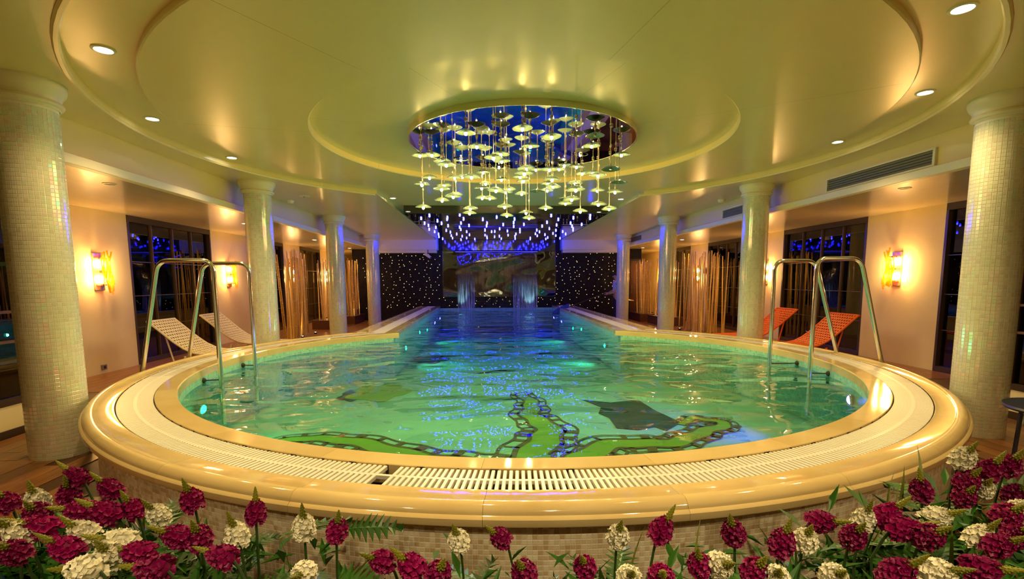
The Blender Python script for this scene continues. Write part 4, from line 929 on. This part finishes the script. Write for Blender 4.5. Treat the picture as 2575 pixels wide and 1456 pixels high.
bm = B(); tube(bm, [(.25, 0, .17), (1.62, .83, .585), (2.55, 1.4, .36)], .014, 8); part('pole', bm, 'black', t)
bm = B(); tube(bm, [(2.55, 1.4, .36), (2.85, 1.58, .30)], .02, 8); part('grip', bm, 'node', t)

# ================================================================ FLOWER BED
bed = thing('flower_bed', 'long planter bed of green ferny leaves along the bottom of the photo', 'flower bed', (0, 0, 0))
bm = B(); box(bm, -2.6, 2.4, .42, .46, 0, .24); box(bm, -2.6, 2.4, 1.56, 1.60, 0, .24); box(bm, -2.6, -2.56, .46, 1.56, 0, .24); box(bm, 2.36, 2.4, .46, 1.56, 0, .24); part('planter_box', bm, 'wood_dark', bed)
bm = B(); box(bm, -2.56, 2.36, .46, 1.56, .05, .22); part('soil', bm, 'soil', bed)
def leaf_mesh(L, w, lob, seed, droop):
    r_ = random.Random(seed); bm = B(); N_ = lob*2; L_, R_, C_ = [], [], []
    for i in range(N_+1):
        f = i/N_; env = sin(pi*min(1, f*.92+.08))**.7; k = (1.0 if i % 2 else .13)
        y = L*f; z = .35*L*f-droop*L*f*f; ww = w*env*k*(1+.15*r_.random()); fwd = .16*L*(i % 2)*.5
        if i == N_: ww = .002
        C_.append(bm.verts.new((0, y, z))); L_.append(bm.verts.new((-ww, y+fwd, z+.018*(i % 2)-.02*ww/w))); R_.append(bm.verts.new((ww, y+fwd, z+.018*(i % 2)-.02*ww/w)))
    for i in range(N_):
        bm.faces.new([L_[i], C_[i], C_[i+1], L_[i+1]]); bm.faces.new([C_[i], R_[i], R_[i+1], C_[i+1]])
    return mesh(bm, 'leaf')
LV = [leaf_mesh(.20, .048, 8, 1, .35), leaf_mesh(.17, .05, 7, 2, .5), leaf_mesh(.23, .052, 9, 3, .45)]
def blade_mesh(L, w, bend):
    bm = B(); N_ = 7; prev = None
    for i in range(N_+1):
        f = i/N_; ww = w*(1-f**2.2)*(.6+.4*min(1, f*5)); z = L*f*(1-.15*bend*f); y = L*bend*f*f
        a = [bm.verts.new((-ww, y, z)), bm.verts.new((0, y+.4*ww, z)), bm.verts.new((ww, y, z))]
        if prev:
            for k in range(2): bm.faces.new([prev[k], prev[k+1], a[k+1], a[k]])
        prev = a
    return mesh(bm, 'blade')
BL = [blade_mesh(.27, .009, .15), blade_mesh(.25, .010, .5), blade_mesh(.31, .008, .3)]
top_z = lambda x: .575+.075*max(0, abs(x+.4)-.3)**1.2
def leaf_at(x, y, z, me, az, pitch, sc): o = part('leaf', me, None, bed); o.location = (x, y, z); o.rotation_euler = (pitch, rnd.gauss(0, .35), az); o.scale = (sc, sc, sc)
def bloom_mesh(m, seed):
    """spike of crumpled five-petal florets, base at z=0, about 0.085 tall"""
    r_ = random.Random(seed); bm = B()
    for k in range(60):
        f = (k+.5)/60; a = k*2.399963+r_.gauss(0, .2); z = .004+.080*f; R = .0305*(sin(pi*(f*.72+.22)))**.8
        c0 = Vector((R*cos(a), R*sin(a), z)); nrm = Vector((cos(a), sin(a), .25+.5*(f-.4))).normalized()
        u = nrm.cross(Vector((0, 0, 1))).normalized(); v = nrm.cross(u); cv = bm.verts.new(c0-nrm*.006); pr = []
        rad = .0122*(1-.3*f)*r_.uniform(.85, 1.2)
        for q in range(10):
            b_ = 2*pi*q/10; rr = rad*(1.0 if q % 2 else .80); pr.append(bm.verts.new(c0+(u*cos(b_)+v*sin(b_))*rr+nrm*((.0055 if q % 2 else .003)*r_.uniform(.4, 1.4))))
        for q in range(10): bm.faces.new([cv, pr[q], pr[(q+1) % 10]])
    lathe(bm, [(.0001, 0), (.02, .01), (.026, .035), (.02, .06), (.0001, .08)], 8)
    return mesh(bm, m)
def tip_mesh():
    bm = B(); lathe(bm, [(.008, 0), (.0092, .012), (.0075, .03), (.0045, .048), (.0001, .062)], 8)
    for k in range(44):
        f = (k+.5)/44; a = k*2.399963; z = .058*f; R = .0096*(1-f**1.5)+.001
        bmesh.ops.create_icosphere(bm, subdivisions=1, radius=.0032*(1-.4*f), matrix=Matrix.Translation((R*cos(a), R*sin(a), z)))
    return mesh(bm, 'bud')
BM_ = {('m', i): bloom_mesh('magenta', i) for i in range(3)}; BM_.update({('w', i): bloom_mesh('cream', 10+i) for i in range(3)})
TIP = tip_mesh()
FLOWERS = []
FLOWERS = [('m',-1.673,1.47,0.816,-0.671,-0.082,0.737,'upper'),
('m',-1.693,1.462,0.768,0.233,-0.397,0.888,'upper'),
('w',-1.757,1.431,0.765,0.085,-0.356,0.931,'upper'),
('m',-1.822,1.413,0.77,0.079,-0.555,0.828,'upper'),
('m',-1.586,1.475,0.777,-0.46,-0.335,0.822,'upper'),
('m',-1.471,1.4,0.746,-0.161,-0.362,0.918,'upper'),
('w',-1.386,1.371,0.741,-0.211,-0.497,0.841,'upper'),
('m',-1.591,1.376,0.755,-0.84,-0.421,0.343,'upper'),
('m',-1.519,1.367,0.751,-0.721,-0.276,0.636,'upper'),
('m',-1.689,1.351,0.764,0.227,-0.653,0.722,'upper'),
('m',-1.61,1.271,0.762,-0.574,-0.579,0.579,'middle'),
('w',-1.642,1.244,0.765,-0.145,-0.563,0.814,'middle'),
('m',-1.674,1.242,0.768,0.188,-0.683,0.706,'middle'),
('m',-1.566,1.15,0.764,0.046,-0.681,0.731,'bottom'),
('w',-1.49,1.25,0.754,-0.308,-0.46,0.833,'middle'),
('m',-1.47,1.172,0.756,-0.581,-0.366,0.727,'middle'),
('w',-1.378,1.216,0.747,-0.806,-0.408,0.428,'middle'),
('m',-1.297,1.163,0.744,-0.855,-0.321,0.407,'bottom'),
('w',-1.354,1.151,0.749,0.128,-0.629,0.767,'bottom'),
('m',-1.222,1.098,0.742,-0.997,0.06,0.057,'bottom'),
('w',-1.36,1.085,0.752,-0.999,0.054,0.005,'bottom'),
('m',-1.355,1.478,0.734,-0.045,-0.363,0.931,'upper'),
('m',-1.26,1.25,0.737,-0.613,-0.481,0.626,'middle'),
('m',-1.207,1.248,0.734,0.17,-0.558,0.812,'middle'),
('m',-1.103,1.159,0.73,-0.944,0.086,0.319,'bottom'),
('w',-1.124,1.272,0.727,-0.075,-0.325,0.943,'middle'),
('m',-1.136,1.41,0.721,0.043,-0.025,0.999,'upper'),
('w',-0.972,1.331,0.713,0.095,-0.319,0.943,'middle'),
('m',-0.877,1.317,0.707,0.201,-0.378,0.904,'middle'),
('w',-0.544,1.284,0.684,-0.152,-0.501,0.852,'middle'),
('m',-0.429,1.307,0.675,-0.566,-0.428,0.705,'middle'),
('m',-0.725,1.162,0.703,-0.599,-0.528,0.603,'bottom'),
('m',-0.649,1.141,0.698,-0.514,-0.341,0.787,'bottom'),
('m',-0.582,1.112,0.695,0.24,-0.578,0.78,'bottom'),
('w',-0.889,1.094,0.718,0.013,-0.899,0.438,'bottom'),
('m',0.017,1.277,0.698,0.391,-0.128,0.912,'middle'),
('w',-0.107,1.267,0.691,-0.052,-0.565,0.823,'middle'),
('m',-0.228,1.126,0.692,-0.241,-0.627,0.741,'bottom'),
('m',-0.377,1.126,0.683,-0.23,-0.617,0.753,'bottom'),
('m',0.197,1.231,0.711,-0.366,-0.428,0.826,'middle'),
('w',0.086,1.078,0.712,0.001,-0.83,0.557,'bottom'),
('m',0.043,1.091,0.709,-0.29,-0.474,0.832,'bottom'),
('m',0.153,1.042,0.718,-0.072,-0.611,0.789,'bottom'),
('w',-0.137,1.06,0.701,-0.118,-0.737,0.665,'bottom'),
('m',-0.065,1.051,0.705,-0.214,-0.738,0.64,'bottom'),
('m',0.287,1.156,0.72,0.023,-0.339,0.94,'middle'),
('w',0.349,1.158,0.723,-0.191,-0.555,0.81,'middle'),
('m',0.452,1.243,0.725,0.466,-0.794,0.39,'middle'),
('w',0.566,1.236,0.732,-0.071,-0.403,0.913,'middle'),
('m',0.641,1.249,0.735,0.509,-0.333,0.793,'upper'),
('m',0.824,1.341,0.763,-0.31,-0.146,0.939,'upper'),
('m',0.62,1.169,0.738,0.755,-0.479,0.447,'middle'),
('m',0.475,1.154,0.731,-0.157,-0.616,0.772,'middle'),
('w',0.751,1.212,0.744,0.326,-0.718,0.615,'middle'),
('m',0.647,1.122,0.742,-0.058,-0.725,0.686,'middle'),
('w',0.757,1.101,0.75,0.176,-0.481,0.859,'middle'),
('m',0.756,1.054,0.752,0.211,-0.691,0.691,'middle'),
('m',0.943,1.318,0.797,-0.204,-0.626,0.752,'upper'),
('m',0.996,1.31,0.829,0.036,-0.465,0.884,'upper'),
('m',1.048,1.301,0.848,-0.16,-0.552,0.818,'upper'),
('m',0.936,1.315,0.751,-0.305,-0.637,0.708,'upper'),
('w',0.934,1.328,0.864,-0.118,-0.572,0.812,'upper'),
('w',0.981,1.308,0.777,-0.355,-0.642,0.68,'upper'),
('m',0.929,1.191,0.755,-0.234,-0.691,0.685,'upper'),
('w',0.989,1.207,0.757,-0.378,-0.669,0.64,'upper'),
('m',0.444,0.984,0.738,0.336,-0.51,0.792,'bottom'),
('w',0.525,0.974,0.743,0.242,-0.798,0.552,'bottom'),
('m',0.625,0.972,0.749,0.63,-0.699,0.339,'bottom'),
('w',0.305,0.993,0.73,-0.23,-0.743,0.628,'bottom'),
('w',0.183,1.008,0.722,-0.337,-0.657,0.674,'bottom'),
('m',0.843,1.089,0.755,-0.284,-0.665,0.691,'middle'),
('m',1.063,1.288,0.767,-0.234,-0.667,0.708,'upper')]
for k in range(292):
    f = FLOWERS[rnd.randrange(len(FLOWERS))]; mid = abs(f[1]+.35) < .75
    x = f[1]+rnd.uniform(-.20, .20); y = min(max(f[2]+rnd.uniform(-.14, .22), .62), 1.60); zt = f[3]-(rnd.uniform(.14, .26) if mid else rnd.uniform(.07, .20))
    leaf_at(x, y, zt-.06, rnd.choice(LV), rnd.uniform(0, 2*pi), rnd.uniform(-.25, .35), rnd.uniform(.8, 1.15))
bm = B()
for k in range(1500):                                            # the dark mass of lower leaves
    f = FLOWERS[rnd.randrange(len(FLOWERS))]; x = f[1]+rnd.uniform(-.25, .25); y = min(max(f[2]+rnd.uniform(-.2, .25), .5), 1.56); z = f[3]-rnd.uniform(.16, .40)
    a = rnd.uniform(0, 2*pi); L_ = rnd.uniform(.07, .13); w_ = .012; mtx = Matrix.Translation((x, y, z)) @ Matrix.Rotation(a, 4, 'Z') @ Matrix.Rotation(rnd.uniform(0, .9), 4, 'X')
    vs = [bm.verts.new(mtx @ Vector(p)) for p in ((0, 0, 0), (w_, L_*.45, .01), (0, L_, 0), (-w_, L_*.45, .01))]; bm.faces.new(vs)
part('underleaf', bm, 'leaf', bed, kind='stuff')
for k in range(70):
    f = FLOWERS[rnd.randrange(len(FLOWERS))]; x = f[1]+rnd.uniform(-.18, .18); y = min(f[2]+rnd.uniform(-.05, .25), 1.62); sc = rnd.uniform(.85, 1.1)
    o = part('blade_leaf', rnd.choice(BL), None, bed); o.location = (x, y, f[3]-.27-rnd.uniform(0, .12)); o.rotation_euler = (rnd.gauss(0, .3), rnd.gauss(0, .35), rnd.uniform(0, 6.28)); o.scale = (sc, sc, sc)
rows_n = {}
for i, f in enumerate(FLOWERS):
    rows_n.setdefault((f[0], f[7]), []).append((f[1], i))
flab = {}
for (col, rw), v in rows_n.items():
    for k, (x, i) in enumerate(sorted(v)):
        f = FLOWERS[i]; lean = 'leaning left' if f[4] < -.35 else 'leaning right' if f[4] > .35 else 'upright'
        flab[i] = f'{"magenta" if col == "m" else "white"} flower spike {lean}, {ord_(k+1)} {"magenta" if col == "m" else "white"} one from the left in the {rw} row'
for i, (col, x, y, z, dx, dy, dz, rw) in enumerate(FLOWERS):
    d = Vector((dx, dy, dz)).normalized(); q = Vector((0, 0, 1)).rotation_difference(d)
    t = thing('flower_spike', flab[i], 'flower', (x, y, z), 0, ('magenta' if col == 'm' else 'white')+' flower spikes in the bed')
    sc = rnd.uniform(.78, .92)
    for nm, me, off in (('bloom', BM_[(col, i % 3)], -.042), ('bud_tip', TIP, .034)):
        o = part(nm, me, None, t); o.rotation_mode = 'QUATERNION'; o.rotation_quaternion = q @ Vector((0, 0, 1)).rotation_difference(Vector((0, 0, 1))); o.location = d*off*sc; o.scale = (sc, sc, sc)
    bm = B(); p0 = -d*.03; p1 = -d*.07+Vector((0, 0, -.07)); bx_ = min(max(p1.x*1.2, -2.5-x), 2.3-x); p2 = Vector((bx_, p1.y*1.1, max(.22, .22)-z))
    tube(bm, [p0, -d*.045+Vector((0, 0, -.02)), p1, p1*.9+Vector((0, 0, -.08)), p2], .0036, 6); part('stem', bm, 'stem', t)
